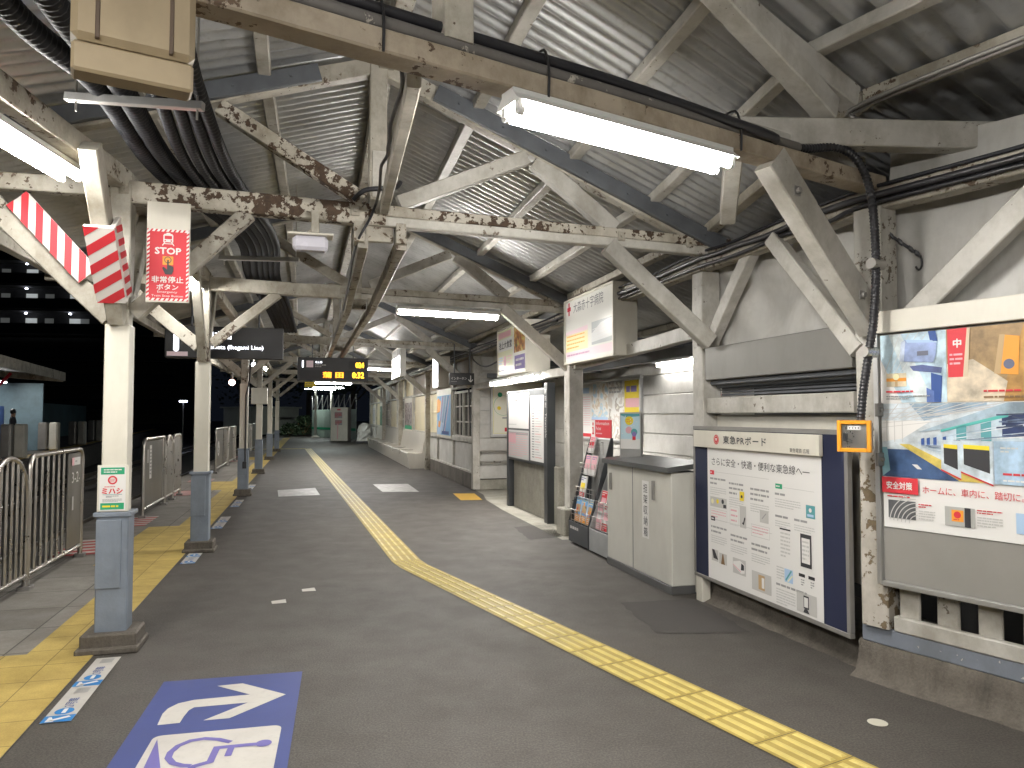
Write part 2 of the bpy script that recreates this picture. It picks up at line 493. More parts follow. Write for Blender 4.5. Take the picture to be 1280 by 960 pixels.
ground_obj('tactile_edge_paving', [sq(-.48, -.07, -8, 46, .008), sq(-.92, -.48, -3.2, -.05, .008),
    sq(-.86, -.48, 2.9, 5.57, .008), sq(-.92, -.48, 10.6, 12.6, .008), sq(-.92, -.48, 21.0, 22.8, .008)], YTILE, FR1)
mb = MB()
for q0, q1 in ((3.5, 4.6), (5.6, 6.6), (9.6, 10.5), (12.65, 13.3), (20.2, 20.95), (22.85, 23.6)):
    n = int((q1-q0)/.1)
    for k in range(n):
        a, b_ = q0+(q1-q0)*k/n, q0+(q1-q0)*(k+1)/n
        p = sq(-1.45, -.94, a, b_, .008)
        p[1] += A1*.12; p[2] += A1*.12
        mb.add(p, [[0,1,2,3]], k % 2)
tag(mb.build('platform_gap_marking', [pbr('red_floor_paint', (.45,.06,.06), .6, dirt=.4), pbr('white_floor_paint', (.60,.57,.53), .6, dirt=.4)], normals=False), kind='structure')
# concrete apron in front of the notice boards, darker repair patches
ground_obj('apron', [[WR(-.28,-.35,.004), WR(1.6,-.35,.004), WR(1.6,5.8,.004), WR(-.02,5.8,.004), WR(-.05,4.9,.004), WR(-.20,4.0,.004), WR(-.27,2.6,.004), WR(-.28,1.0,.004)]], CONC2)
patchm = pbr('fresh_asphalt_patch', (.054, .049, .045), .8, var=.15, sc=6, bmp=.35, bsc=190)
def ragged(pts, n=9, j=.014):
    out = []
    for i in range(len(pts)):
        p, q = G(*pts[i]), G(*pts[(i+1) % len(pts)])
        out += [lerp(p, q, k/n)+V((random.uniform(-j,j), random.uniform(-j,j), .004)) for k in range(n)]
    return out
def lerp(a, b, t): return a+(b-a)*t
ground_obj('asphalt_patch', [ragged([(642,659), (688,656), (706,671), (662,675)]), ragged([(776,754), (868,749), (900,768), (938,791), (820,792)])], patchm)
# ---- tactile guide strip: ribbed rubber tiles
mb = MB()
def strip(p0, p1, wd=.30):
    p0, p1 = V(p0), V(p1); d = (p1-p0); L = d.length; d.normalize(); sd = V((d.y, -d.x, 0))
    n = max(1, round(L/.30)); t = L/n
    for i in range(n):
        e0, e1 = p0+d*(t*i+.0022)+Z*.005, p0+d*(t*(i+1)-.0022)+Z*.005
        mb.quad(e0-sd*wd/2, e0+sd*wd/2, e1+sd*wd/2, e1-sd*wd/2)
        for k in range(4):
            a = p0+d*(t*i+.016)+sd*(-.1125+.075*k); b_ = p0+d*(t*(i+1)-.016)+sd*(-.1125+.075*k)
            vs = []
            for wv, z in ((.017, .0052), (.009, .0118)):
                e = .010 if wv < .012 else 0
                vs += [a-sd*wv+d*e+Z*z, a+sd*wv+d*e+Z*z, b_+sd*wv-d*e+Z*z, b_-sd*wv-d*e+Z*z]
            mb.add(vs, [[4,5,6,7], [0,1,5,4], [1,2,6,5], [2,3,7,6], [3,0,4,7]], 1)
bend = G(511, 705); far = G(385, 561)
nearend = bend+(G(1046, 960)-bend)*1.9
strip(bend+(nearend-bend).normalized()*.14, nearend); strip(bend+(far-bend).normalized()*.14, far)
# warning square at the bend and a short spur at the far end
d0 = (far-bend).normalized(); s0 = V((d0.y,-d0.x,0)); d1 = (nearend-bend).normalized(); s1 = V((d1.y,-d1.x,0))
mb.add([bend+d0*.14-s0*.15+Z*.005, bend+d0*.14+s0*.15+Z*.005, bend+d1*.14-s1*.15+Z*.005, bend+d1*.14+s1*.15+Z*.005], [[0,1,2,3]])
for i in range(-2, 3):
    for k in range(-2, 3): mb.lathe(bend+d1*(.055*i)+s1*(.055*k)+Z*.005, [(.011,0), (.008,.005), (0,.005)], 10, 1)
strip(far+U1*-.1, far-U1*3.2, .3)
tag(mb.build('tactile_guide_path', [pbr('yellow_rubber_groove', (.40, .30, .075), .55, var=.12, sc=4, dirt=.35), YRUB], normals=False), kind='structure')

# ================================================================ roof: stations along the platform
RS = 1.69                      # ridge offset from the left post row
ST = []                        # (left eave, ridge, right plate, right eave)
def st_reg(L):
    return [L-U1*1.62+Z*3.22, L+U1*RS+Z*4.22, L+U1*4.43+Z*3.07, L+U1*6.3+Z*2.42]
K0 = R0-U0*2.83
ST.append([K0-U0*4.6+A0*-6.4+Z*3.22, K0-A0*6.4+Z*4.22, R0-A0*6.4+Z*3.46, R0-A0*6.4+U0*1.7+Z*3.2])
ST.append([K0-U0*3.6+Z*3.22, K0+Z*4.22, R0+Z*3.46, R0+U0*1.7+Z*3.2])
POSTQ = [0, 3.42/.965*1.0, 9.36, 14.75, 20.65, 26.5, 33.0]
LP = [W1(0, 0), V((-3.50, 8.33, 0)), V((-5.11, 14.05, 0)), V((-6.62, 19.3, 0)), V((-8.25, 25.1, 0)), V((-9.85, 30.9, 0))]
for L in LP: ST.append(st_reg(L))
ST.append(st_reg(LP[-1]+A1*5.0))
def lerp(a, b, t): return a+(b-a)*t
def sheet(side):
    mb = MB(); cols = []
    acc = 0
    for i in range(len(ST)-1):
        A, B = ST[i], ST[i+1]
        L = (B[1]-A[1]).length
        pitch = .19 if (side == 1 and i == 0) else .112
        amp = .020 if pitch > .15 else .0145
        n = max(6, int(L/pitch))*10
        for k in range(n+(1 if i == len(ST)-2 else 0)):
            t = k/n; ph = 2*math.pi*k/10
            if pitch > .15: wv = max(-1, min(1, 1.7*math.sin(ph)))
            else: wv = math.sin(ph)
            nv = V((0, 0, 1)).normalized()
            if side == 0: row = [lerp(A[0], B[0], t), lerp(A[1], B[1], t)]
            else: row = [lerp(A[1], B[1], t), lerp(A[2], B[2], t), lerp(A[3], B[3], t)]
            cols.append([p+nv*(amp*wv) for p in row])
    h = len(cols[0]); vs = [p for c in cols for p in c]
    fs = [[i*h+k, i*h+k+1, (i+1)*h+k+1, (i+1)*h+k] for i in range(len(cols)-1) for k in range(h-1)]
    mb.add(vs, fs, 0, True)
    return mb
roof = thing('platform_roof', 'long gabled platform roof of grey corrugated metal over white purlins', 'roof', (0, 0, 2.8))
sheet(0).build('roof_sheet', SHEET, roof, normals=False); sheet(1).build('roof_sheet', SHEET, roof, normals=False)
PT = .075
def along(side, f, dz, wd, ht, name, m, i0=0, i1=None, j=.003):
    mb = MB(); i1 = i1 or len(ST)-1
    for i in range(i0, i1):
        a, b_ = ST[i], ST[i+1]
        def pt(s):
            if side == 0: return lerp(s[0], s[1], f)
            return lerp(s[1], s[2], f) if f <= 1 else lerp(s[2], s[3], f-1)
        mb.beam(pt(a)+Z*dz, pt(b_)+Z*dz, wd, ht, m=0, j=j)
    return mb.build(name, m, roof)
for f in (.03, .27, .52, .76): along(0, f, -.012-PT/2, .09, PT, 'purlin', CREAM)
for f in (.27, .55, .80): along(1, f, -.012-PT/2, .09, PT, 'purlin', WHITE)
along(1, .985, -.012-PT/2, .10, PT, 'purlin', CREAM2); along(1, 1.6, -.012-PT/2, .09, PT, 'purlin', CREAM2)
along(1, .02, -.075, .12, .13, 'ridge_beam', CREAM2)
along(0, .005, -.03, .10, .12, 'eave_board', CREAM2)
# eaves gutter
mb = MB()
for i in range(len(ST)-1): mb.tube([ST[i][0]-U1*.06+Z*-.05, ST[i+1][0]-U1*.06-Z*.05], .055, 10)
mb.build('gutter', GREYPLATE, roof)

# ================================================================ trusses
def frame_truss(L, u, a, near=False, right=4.43, rz=None, label='', fancy=0):
    """timber truss over the point L of the left post row"""
    P = lambda s, z, q=0: L+u*s+a*q+Z*z
    t = thing('roof_truss', label, 'truss', P(RS, 2.9), math.atan2(u.y, u.x), 'timber roof trusses')
    lowb = 2.17 if fancy else 2.30
    zl, zr = (2.945, 2.835) if not near else (2.845, 2.845)
    bz = lambda s: zl+(zr-zl)*s/4.43           # underside of the tie
    lz = -1.6 if not near else -1.9
    th = .15
    left_m = PEELED if fancy == 1 else CREAM
    mb = MB(); e = .16 if not near else .10
    if near:
        mb.beam(P(lz, bz(0)+.045, -.01), P(right+e, bz(4.4)+.045, -.01), .12, .09)
        mb.build('tie_beam', TAN, t)
        mb = MB(); mb.beam(P(lz, bz(0)+.165, .085), P(right+e, bz(4.4)+.165, .085), .06, .15)
        mb.build('tie_beam', WHITE, t)
    else:
        mb.beam(P(-.12, bz(0)+th/2), P(RS+.06, bz(RS)+th/2), .11, th)
        mb.build('tie_beam', left_m, t)
        mb = MB(); mb.beam(P(RS-.04, bz(RS)+.112), P(right+e, bz(4.5)+.112), .115, .078)
        mb.build('tie_beam', PEELED if fancy else CREAM2, t)
        mb = MB(); mb.beam(P(RS-.09, bz(RS)+.036), P(right+e, bz(4.5)+.036), .10, .07)
        mb.build('tie_beam', WHITE, t)
        mb = MB(); mb.beam(P(lz, bz(0)+.09), P(-.12, bz(0)+.09), .09, .11); mb.build('outrigger_beam', CREAM, t)
    # rafters: under the purlins
    def roofz(s):
        if s <= RS: return 4.22-(RS-s)*(1.0/3.31)
        if near:
            return 4.22-(s-RS)*(.76/2.83)
        return 4.22-(s-RS)*(1.15/2.74)
    def rz_(s): return roofz(s)-PT-.015-.062
    mb = MB(); mb.beam(P(-1.55 if not near else -1.9, rz_(-1.55 if not near else -1.9)), P(RS-.06, rz_(RS)+.01), .10, .125); mb.build('rafter', CREAM2 if fancy else CREAM, t)
    if not near:
        mb = MB(); mb.beam(P(RS+.06, rz_(RS)+.01), P(4.62, rz_(4.62)), .10, .125); mb.build('rafter', CREAM, t)
        # steel angle bolted along the rafter
        for s0, s1 in ((RS-.42, -1.45), (RS+.42, 4.5)):
            mb = MB()
            pa, pb = P(s0, rz_(s0)+.03, -.075), P(s1, rz_(s1)+.03, -.075)
            mb.beam(pa, pb, .045, .125, j=0)
            n = 7
            for k in range(n):
                c = lerp(pa, pb, (k+.5)/n)-a*.026
                mb.tube([c, c-a*.012], .012, 8)
            mb.build('steel_angle', DKSTEEL, t)
    else:
        mb = MB(); mb.beam(P(RS+.05, rz_(RS)), P(4.30, rz_(4.30)), .115, .13); mb.build('rafter', WHITE, t)
    # king post and struts
    mb = MB(); mb.beam(P(RS, bz(RS)+th-.02, 0), P(RS, rz_(RS)+.05), .125, .13, side=u); mb.build('king_post', CREAM, t)
    if fancy:
        mb = MB(); mb.box(P(RS+.01, 3.27, -.072), (.105, .012, .34), X=u, b=.002); mb.build('patch_board', WHITE, t)
    if not near:
        mb = MB(); mb.beam(P(RS-.10, bz(RS)+th+.03), P(.60, rz_(.60)-.07), .09, .11, side=a); mb.build('strut', PEELED if fancy else CREAM2, t)
        mb = MB(); mb.beam(P(RS+.16, bz(RS)+th+.03), P(2.83, rz_(2.83)-.07), .09, .11, side=a); mb.build('strut', WHITE, t)
        mb = MB(); mb.beam(P(2.90, rz_(2.90)-.06), P(3.56, bz(3.56)+th), .085, .135, side=a); mb.build('strut', WHITE, t)
    # right knee brace to the wall post, left braces to the platform post
    if not near:
        mb = MB(); mb.beam(P(3.50, bz(3.5)+.01, -.02), P(4.40, 2.12, -.02), .09, .135, side=a); mb.build('knee_brace', WHITE, t)
        mb = MB(); mb.beam(P(.80, bz(.8)+.01), P(.08, lowb+.03), .085, .11, side=a); mb.build('knee_brace', CREAM, t)
        mb = MB(); mb.beam(P(-.86, bz(0)+.04), P(-.05, lowb), .10, .14, side=a); mb.build('knee_brace', CREAM, t)
        # hanger blocks under the king post
        mb = MB()
        for dx in (-.13, .17): mb.box(P(RS+dx, bz(RS)-.055, .02), (.075, .16, .15), X=u)
        mb.box(P(RS+.02, bz(RS)-.05, .03), (.20, .05, .12), X=u)
        mb.build('hanger_block', CREAM2, t)
        mb = MB()
        for s_ in (.02, RS-.16, 3.6, 4.2):
            mb.box(P(s_, bz(s_)+.085, -.066), (.062, .012, .075), X=u); mb.tube([P(s_, bz(s_)+.085, -.07), P(s_, bz(s_)+.085, -.09)], .014, 6); mb.cut()
        mb.each('bolt_plate', CREAM2, t)
    else:
        mb = MB(); mb.beam(P(3.55, bz(3.5)+.02, -.02), P(4.44, 2.04, -.02), .11, .17, side=a); mb.build('knee_brace', WHITE, t)
        mb = MB()
        for f in (.17, .80):
            c = lerp(P(3.55, bz(3.5)), P(4.44, 2.04), f)-a*.075
            mb.box(c, (.05, .008, .05), X=u, b=.001); mb.tube([c, c-a*.022], .017, 6); mb.cut()
        mb.each('bolt_plate', GREYPLATE, t)
    return t
L0 = R0-U0*4.52
frame_truss(L0, U0, A0, near=True, label='nearest timber truss with a pipe and black cable along its tie beam')
labs = ['timber truss with badly peeling tie beam right of the red STOP board', 'second peeling-free timber truss carrying the middle fluorescent light',
        'timber truss just beyond the middle light, before the departure board', 'timber truss behind the departure board', 'far timber truss above the last hanging lights', 'last timber truss at the dark open end of the roof', 'last timber truss at the open end of the roof']
labs[1] = 'grey white timber truss carrying the middle fluorescent light'
for i, L in enumerate(LP):
    frame_truss(L, U1, A1, label=labs[i], fancy=1 if i == 0 else 0)

# ================================================================ longitudinal members (parts of the roof)
def mem(name, p0, p1, wd, ht, m, side=None, par=roof):
    mb = MB(); mb.beam(p0, p1, wd, ht, side=side); return mb.build(name, m, par)
K = [L+U1*RS for L in LP]
for dx in (-.10, .18):
    mb = MB()
    for i in range(len(K)-1):
        z0 = 2.79
        mb.beam(K[i]+U1*dx+Z*z0, K[i+1]+U1*dx+Z*z0, .075, .10)
    mb.build('rail_beam', CREAM2, roof)
mem('rail_beam', V((-.40, 2.95, 2.90)), K[0]+V((.06, -.06, 3.02)), .062, .09, CREAM)
# right wall plate and left post-row plate
RP = [R0-A0*5.5, V(R0)]+[L+U1*4.43 for L in LP]
mb = MB()
for i in range(len(RP)-1): mb.beam(RP[i]+Z*2.80, RP[i+1]+Z*2.80, .12, .14)
mb.build('wall_plate', CREAM2, roof)
mb = MB(); LL = [V((-1.9, -2.4, 0)), V((-2.3, 1.6, 0))]+LP
for i in range(len(LL)-1): mb.beam(LL[i]+Z*3.10, LL[i+1]+Z*3.10, .11, .13)
mb.build('wall_plate', CREAM2, roof)
mb = MB()
for i in range(len(LP)-1): mb.beam(LP[i]-U1*1.45+Z*3.06, LP[i+1]-U1*1.45+Z*3.06, .10, .12)
mb.beam(V((-3.95, 1.0, 3.06)), LP[0]-U1*1.45+Z*3.06, .10, .12)
mb.build('eave_plate', CREAM, roof)
# extra tie that runs off to the right from the nearest truss, and the valley rafter down to it
mem('side_tie_beam', V((1.17, 4.06, 3.10)), V((4.3, 4.22, 3.10)), .11, .155, WHITE)
mem('valley_rafter', V((.93, 3.45, 3.62)), V((1.80, 4.12, 3.25)), .12, .13, WHITE)
mem('valley_rafter', V((1.2, 3.9, 3.02)), V((1.45, 4.9, 2.86)), .10, .12, WHITE)
# raking posts under the wall plate
for p0, p1, wd in ((W0(.02, -.10, 1.98), W0(.02, -1.05, 2.80), .13), (R0+A1*.05-U1*.075+Z*1.90, R0+A1*.85-U1*.10+Z*2.76, .10)):
    mem('raking_strut', p0, p1, .10, wd, WHITE, side=U0)
mem('raking_strut', V((1.68, 6.2, 2.12)), V((1.83, 5.55, 2.78)), .09, .11, WHITE, side=U1)
for i in (0, 1, 2, 3):
    q = LP[i]
    mem('raking_strut', q+A1*.06+Z*2.15, q+A1*.75+Z*3.05, .09, .11, CREAM, side=U1)
mem('raking_strut', LP[0]-A1*.07+Z*2.15, LP[0]-A1*.78+Z*3.06, .10, .13, CREAM, side=U1)
mem('raking_strut', LP[1]-A1*.06+Z*2.15, LP[1]-A1*.75+Z*3.05, .09, .11, CREAM, side=U1)

# ================================================================ platform-side posts
def platform_post(L, label, ang=ANG1, big=False, slim=False, conduit=False):
    u, a = U1, A1
    t = thing('canopy_post', label, 'post', L, ang, 'posts along the platform edge')
    mb = MB(); mb.beam(L+Z*.3, L+Z*3.06, .13, .13, side=u); mb.build('timber_shaft', CREAM, t)
    mb = MB(); bw = .33 if not slim else .30
    mb.box(L+Z*.06, (bw, bw*.86, .125), X=u, b=.012)
    mb.box(L+Z*.02-a*.01, (bw*1.12, bw*1.0, .045), X=u, b=.012); mb.build('concrete_base', CONC, t)
    mb = MB(); mb.box(L+Z*.49, (.19, .17, .76), X=u, b=.008)
    mb.box(L+Z*.62-a*.088-u*.02, (.15, .012, .44), X=u, b=.003)
    mb.box(L+Z*.875, (.225, .20, .03), X=u, b=.004); mb.build('steel_foot', BLUEGREY, t)
    mb = MB(); mb.box(L+Z*1.50, (.152, .145, 1.24), X=u, b=.006)
    for z in (1.22, 1.48, 1.74):
        for dx in (-.055, .055): mb.tube([L+u*dx-a*.072+Z*z, L+u*dx-a*.077+Z*z], .005, 6)
    mb.build('steel_sleeve', SLEEVE, t)
    if big:
        mb = MB(); mb.box(L+Z*2.02-a*.03, (.40, .22, .42), X=u); mb.build('cover_box', SLEEVE, t)
    if conduit:
        mb = MB(); mb.tube([L+u*.04-a*.10+Z*.62, L+u*.04-a*.10+Z*1.9, L+u*.10-a*.12+Z*2.2, L+u*.12+Z*2.8], .014, 8)
        mb.box(L+u*.03-a*.105+Z*.58, (.07, .04, .13), X=u); mb.build('conduit', CABLE, t)
    return t
pl = ['nearest cream post with a shop advert on its sleeve and red striped braces', 'second cream post in front of the lit line-name board', 'slim post with a black conduit down its sleeve', 'post with a wide cream cover box near its top', 'fifth post just behind the one with the cover box', 'distant post beside the dark shed', 'farthest post at the end of the roof']
for i, L in enumerate(LP): platform_post(L, pl[i], big=(i == 3), slim=i > 0, conduit=(i == 2))
# advert on the nearest post
L = LP[0]
t = thing('post_advert', 'green and white shop advert plate with red lettering on the nearest post', 'advert', L-A1*.085+Z*.90, ANG1)
mb = MB(); mb.box(L-A1*.083+Z*1.045, (.186, .012, .30), X=U1, b=.002); mb.build('plate', OFFW, t)
ar = Art(L-A1*.0895-U1*.08+Z*.90, U1, Z)
ar.rect(0, 0, .155, .285, PW); ar.rect(.008, .235, .147, .28, PGR, 2); ar.rect(.008, .008, .147, .05, PGR, 2)
ar.fine(.025, .243, .13, .273, 2, PW, 3); ar.fine(.02, .016, .135, .042, 1, PY, 3)
ar.ring(.077, .198, .018, .028, PR, 2); ar.fine(.062, .188, .092, .208, 3, PR, 3)
ar.fine(.03, .150, .125, .160, 1, PR, 2); ar.text('ミハシ', .077, .110, .035, PR, 2, wd=.12, al='c', bold=.002)
ar.rect(.02, .103, .135, .106, PTE, 2); ar.fine(.04, .085, .115, .098, 2, PK, 2); ar.fine(.02, .055, .135, .078, 3, PG, 2)
ar.build('printing', t)

# red and white striped padding on the braces of the nearest post
def striped(name, label, O, X, Y, N, Wd, Ln, n, skew):
    """board in the X (length), Y (width) plane, thickness along N, with slanting stripes"""
    t = thing(name, label, 'warning board', O, 0, 'striped warning boards')
    mb = MB(); mb.box(O+X*Ln/2+Y*Wd/2-N*.02, (Ln, Wd, .03), X=X, Y=Y, Zv=N, b=.004); mb.build('board', flat('white_board', (.75,.72,.68)), t)
    ar = Art(O-N*.005, X, Y, .002)
    if ar.N.dot(N) < 0:
        ar.N = -ar.N
    per = Ln/n
    def clip(poly):
        for f, keep in ((0, lambda p: p[0] >= 0), (1, lambda p: p[0] <= Ln)):
            lim = 0 if f == 0 else Ln; out = []
            for i in range(len(poly)):
                p, q = poly[i], poly[(i+1) % len(poly)]
                if keep(p): out.append(p)
                if keep(p) != keep(q):
                    k = (lim-p[0])/(q[0]-p[0]); out.append((lim, p[1]+k*(q[1]-p[1])))
            poly = out
            if not poly: return []
        return poly
    for k in range(-n-4, n+6):
        p = clip([(k*per, 0), (k*per+per/2, 0), (k*per+per/2+skew, Wd), (k*per+skew, Wd)])
        if len(p) > 2: ar.poly(p, PR, 1)
    ar.build('red_stripes', t)
# brace towards the track
pa, pb = W1(-.60, -.075, 2.91), W1(-.15, -.075, 2.40)
X = (pb-pa).normalized(); N = -A1; Y = N.cross(X); Y = Y if Y.z > 0 else -Y
striped('striped_warning_board', 'red and white striped board on the brace reaching out to the track', pa-Y*.075-A1*.012, X, Y, N, .15, .64, 5, -.17)
# brace towards the camera: face plate and side plate
pa, pb = W1(-.0, -.78, 2.97), W1(0, -.12, 2.22)
pa = LP[0]-A1*.50+Z*2.70; pb = LP[0]-A1*.16+Z*2.29
X = (pb-pa).normalized(); N = (-A1*.75-Z*.66); N = (N-X*N.dot(X)).normalized(); Y = U1
striped('striped_warning_board', 'red and white striped board on the brace leaning towards the viewer', pa-U1*.085+N*.095, X, Y, N, .17, .53, 4, -.12)
N2 = U1; Y2 = N2.cross(X); Y2 = Y2 if Y2.z > 0 else -Y2
striped('striped_warning_board', 'narrow striped board on the platform side of the near brace', pa+U1*.095-Y2*.07, X, Y2, N2, .14, .53, 6, .05)
# ================================================================ wall-side posts
def wall_post(L, u, a, label, m=WHITE, lower=None, wd=.17, z1=2.74, base=None):
    t = thing('wall_post', label, 'post', L, math.atan2(u.y, u.x), 'white timber posts on the wall side')
    mb = MB()
    if lower:
        mb.beam(L+Z*1.52, L+Z*z1, wd, wd, side=u); mb.build('timber_shaft', m, t)
        mb = MB(); mb.beam(L+Z*.30, L+Z*1.52, wd*.96, wd*.96, side=u); mb.build('worn_timber_shaft', lower, t)
    else:
        mb.beam(L+Z*.02, L+Z*z1, wd, wd, side=u); mb.build('timber_shaft', m, t)
    if base:
        mb = MB(); mb.box(L-u*.06+a*.02+Z*.17, (.24, .30, .34), X=u, b=.015); mb.build('concrete_base', CONC2, t)
    return t
R1 = WR(.0, -3.30); R3 = WR(0, 5.8)
t = wall_post(R0, U0, A0, 'white post with badly worn paint behind the orange button box', lower=WORN)
mb = MB()
for z in (1.55, 1.27):
    mb.box(R0-U0*.03-A0*.094+Z*z, (.30, .014, .075), X=U0, b=.002)
    for dx in (-.14, .10): mb.tube([R0+U0*dx-A0*.10+Z*z, R0+U0*dx-A0*.112+Z*z], .014, 6)
    mb.cut()
mb.each('bracket', GREYPLATE, t)
wall_post(R1, U1, A1, 'white post between the grey cabinet and the shutter box')
wall_post(R2, U1, A1, 'white post standing on a concrete block beside the brochure racks', base=True, wd=.19)
wall_post(R3, U1, A1, 'white corner post of the waiting room by the intercom sign', wd=.15, z1=2.85)
for i in (3, 4, 5):
    wall_post(LP[i]+U1*4.43, U1, A1, ['', '', '', 'brown white post at the near end of the long bench', 'post halfway along the long bench', 'post at the far end of the long bench'][i], m=CREAM, wd=.14)

# ================================================================ concrete plinth walls
def plinth(name, label, pts, u, prof, mats, cat='wall'):
    """pts along the wall, prof: (offset towards platform, height, material)"""
    o = thing(name, label, cat, pts[0], 0)
    mb = MB()
    for i in range(len(pts)-1):
        A, B = pts[i], pts[i+1]; n = max(1, int((B-A).length/.12))
        base = len(mb.v)
        rows = []
        for k in range(n+1):
            c = lerp(A, B, k/n); row = []
            for off, z in prof:
                jj = .012 if 0 < z < prof[0][1] and off > .05 else .003
                row.append(c-u*(off+random.uniform(-jj, jj))+Z*(z+random.uniform(-jj, jj)*.5))
            rows.append(row)
        h = len(prof)
        mb.add([p for r in rows for p in r], [[k*h+j, k*h+j+1, (k+1)*h+j+1, (k+1)*h+j] for k in range(n) for j in range(h-1)], 0, True)
    mb.build('concrete_body', mats[0], o, normals=False)
    return o
prof = [(-.12, .20), (.035, .20), (.052, .188), (.06, .13), (.072, .07), (.09, .03), (.125, .008), (.17, -.012)]
p = plinth('plinth_wall', 'low dirty concrete plinth under the white display board', [WR(0, -3.35), WR(.10, -5.50)], U1, prof, [CONC])
p2 = plinth('plinth_wall', 'low concrete plinth with a flaking blue grey band under the picket fence', [R0+A0*.12, R0-A0*4.5], U0, prof, [CONC])
bluepeel = peel('flaking_blue_grey_paint', (.21, .235, .28), (.55, .53, .50), .34, 13., 1.5, .35)
mb = MB(); mb.beam(W0(.02, .10, .245), W0(.02, -4.5, .245), .13, .10, side=U0, j=.002); mb.build('painted_band', bluepeel, p2)

# picket fence under the large notice board
t = thing('picket_fence', 'white picket fence between the notice board and the blue grey plinth', 'fence', W0(0, -.1, .29), 0)
mb = MB(); mb.beam(W0(-.03, -.10, .335), W0(-.03, -4.4, .335), .05, .085, side=U0); mb.build('bottom_rail', WHITE, t)
mb = MB(); mb.beam(W0(.03, -.10, .75), W0(.03, -4.4, .75), .05, .085, side=U0); mb.build('back_rail', WHITE, t)
for k in range(20):
    q = -.165-.215*k*.98
    mb = MB(); mb.beam(W0(.0, q, .375), W0(.0, q, 1.2), .022, .118, side=U0, j=.002); mb.build('picket', WHITE, t)

def pic(nm, col):
    return pbr('picture_'+nm, col, .5, var=.30, sc=9)
# ================================================================ large notice board on the right
O = W0(-.115, -.055, .56)   # lower left corner
BR = -A0; BL = 2.3; BH = 1.55
t = thing('notice_board', 'large grey notice board with white frame above the picket fence', 'notice board', O, math.atan2(BR.y, BR.x))
mb = MB(); mb.box(O+BR*BL/2+Z*BH/2+U0*.02, (BL-.03, .02, BH-.03), X=BR, b=.002); mb.build('felt_panel', GREYBOARD, t)
mb = MB()
mb.box(O+BR*BL/2+Z*(BH-.06), (BL+.004, .055, .125), X=BR); mb.build('header_rail', OFFW, t)
for nm, c, sz in (('frame', O+BR*.012+Z*(BH-.12)/2, (.028, .04, BH-.125)), ('frame', O+BR*(BL-.012)+Z*(BH-.12)/2, (.028, .04, BH-.125)), ('frame', O+BR*BL/2+Z*.012, (BL-.055, .04, .028))):
    mb = MB(); mb.box(c, sz, X=BR, b=.003); mb.build(nm, ALU, t)
# the poster: pictures of safety measures
PO_ = thing('safety_poster', 'wide railway safety poster with pictures pinned on the grey notice board', 'poster', O+Z*.34, math.atan2(BR.y, BR.x))
PWD, PHT = 1.70, 1.085
mb = MB()
ps = O+BR*.035-U0*.0005+Z*.33
mb.box(ps+BR*PWD/2+Z*PHT/2+U0*.003, (PWD, .002, PHT), X=BR, b=.0005); mb.build('paper', PW, PO_)
ar = Art(ps-U0*.0, BR, Z)
assert ar.N.dot(-U0) > .9
# sensor camera picture
gsky = pic('sky_print', (.52, .68, .80)); 
ar.rect(0, .70, .365, PHT, gsky)
ar.poly([(0,.70), (.12,.70), (.0,.95)], PW, 2); ar.poly([(.20,.70), (.30,.70), (.12,PHT), (.05,PHT)], pic('pale_sky', (.68,.76,.80)), 2)
for k in range(4): ar.line(.02+.03*k, .86, .12+.05*k, PHT, .003, PLG, 3)
ar.poly([(.285,.70), (.335,.70), (.345,.84), (.285,.86)], PDB, 4)
ar.poly([(.26,.70), (.30,.70), (.30,.76), (.26,.78)], pic('sensor_blue', (.12,.20,.50)), 5)
ar.poly([(.17,.90), (.19,.875), (.34,.855), (.345,.885), (.24,.905)], pic('sensor_dark', (.10,.13,.30)), 5)
sb = pic('sensor_body', (.30,.38,.62)); ar.poly([(.115,.93), (.30,.915), (.315,.955), (.32,1.02), (.295,1.035), (.15,1.05), (.125,1.035)], sb, 6)
ar.poly([(.115,.93), (.14,.928), (.15,1.045), (.125,1.035)], pic('sensor_light', (.55,.63,.78)), 7)
ar.poly([(.15,1.05), (.295,1.035), (.32,1.02), (.16,1.032)], PLB, 7)
ar.rect(.215, .955, .275, .98, flat('lens_grey', (.14,.15,.20)), 8)
ar.poly([(.285,1.03), (.325,1.028), (.315,PHT), (.275,PHT)], PDB, 5)
ar.rect(.035, .79, .15, .865, pic('map_beige', (.72,.62,.44)), 4); ar.rect(.035, .82, .15, .838, PO, 5); ar.rect(.085, .79, .10, .865, PTN, 5); ar.disc(.092, .845, .018, PLY, 6)
ar.fine(.035, .752, .27, .772, 1, PR, 9); ar.fine(.035, .715, .28, .742, 2, PG, 9)
# second picture: red sign and orange call box
ar.rect(.368, .70, 1.08, PHT, pic('tan', (.40,.26,.12))); ar.poly([(.62,.70), (1.08,.70), (1.08,PHT), (.74,PHT)], pic('amber', (.50,.27,.07)), 2)
ar.poly([(.368,.70), (.64,.70), (.66,.80), (.50,.92), (.368,.90)], pic('cream_print', (.68,.58,.44)), 3)
ar.poly([(.375,.83), (.46,.83), (.475,PHT), (.375,PHT)], PR, 4); ar.text('中', .425, .985, .045, PW, 5, al='c', bold=.002)
ar.fine(.385, .89, .45, .96, 3, PPK, 5); ar.poly([(.45,.83),(.475,.83),(.49,PHT),(.475,PHT)], flat('box_edge', (.62,.50,.36)), 5)
ar.poly([(.60,.84), (.71,.83), (.72,1.02), (.63,1.035)], PO, 5); ar.poly([(.60,.84), (.63,.838), (.655,1.033), (.63,1.035)], PTN, 6); ar.disc(.67, .885, .025, flat('dark_blue_grey', (.12,.13,.20)), 7)
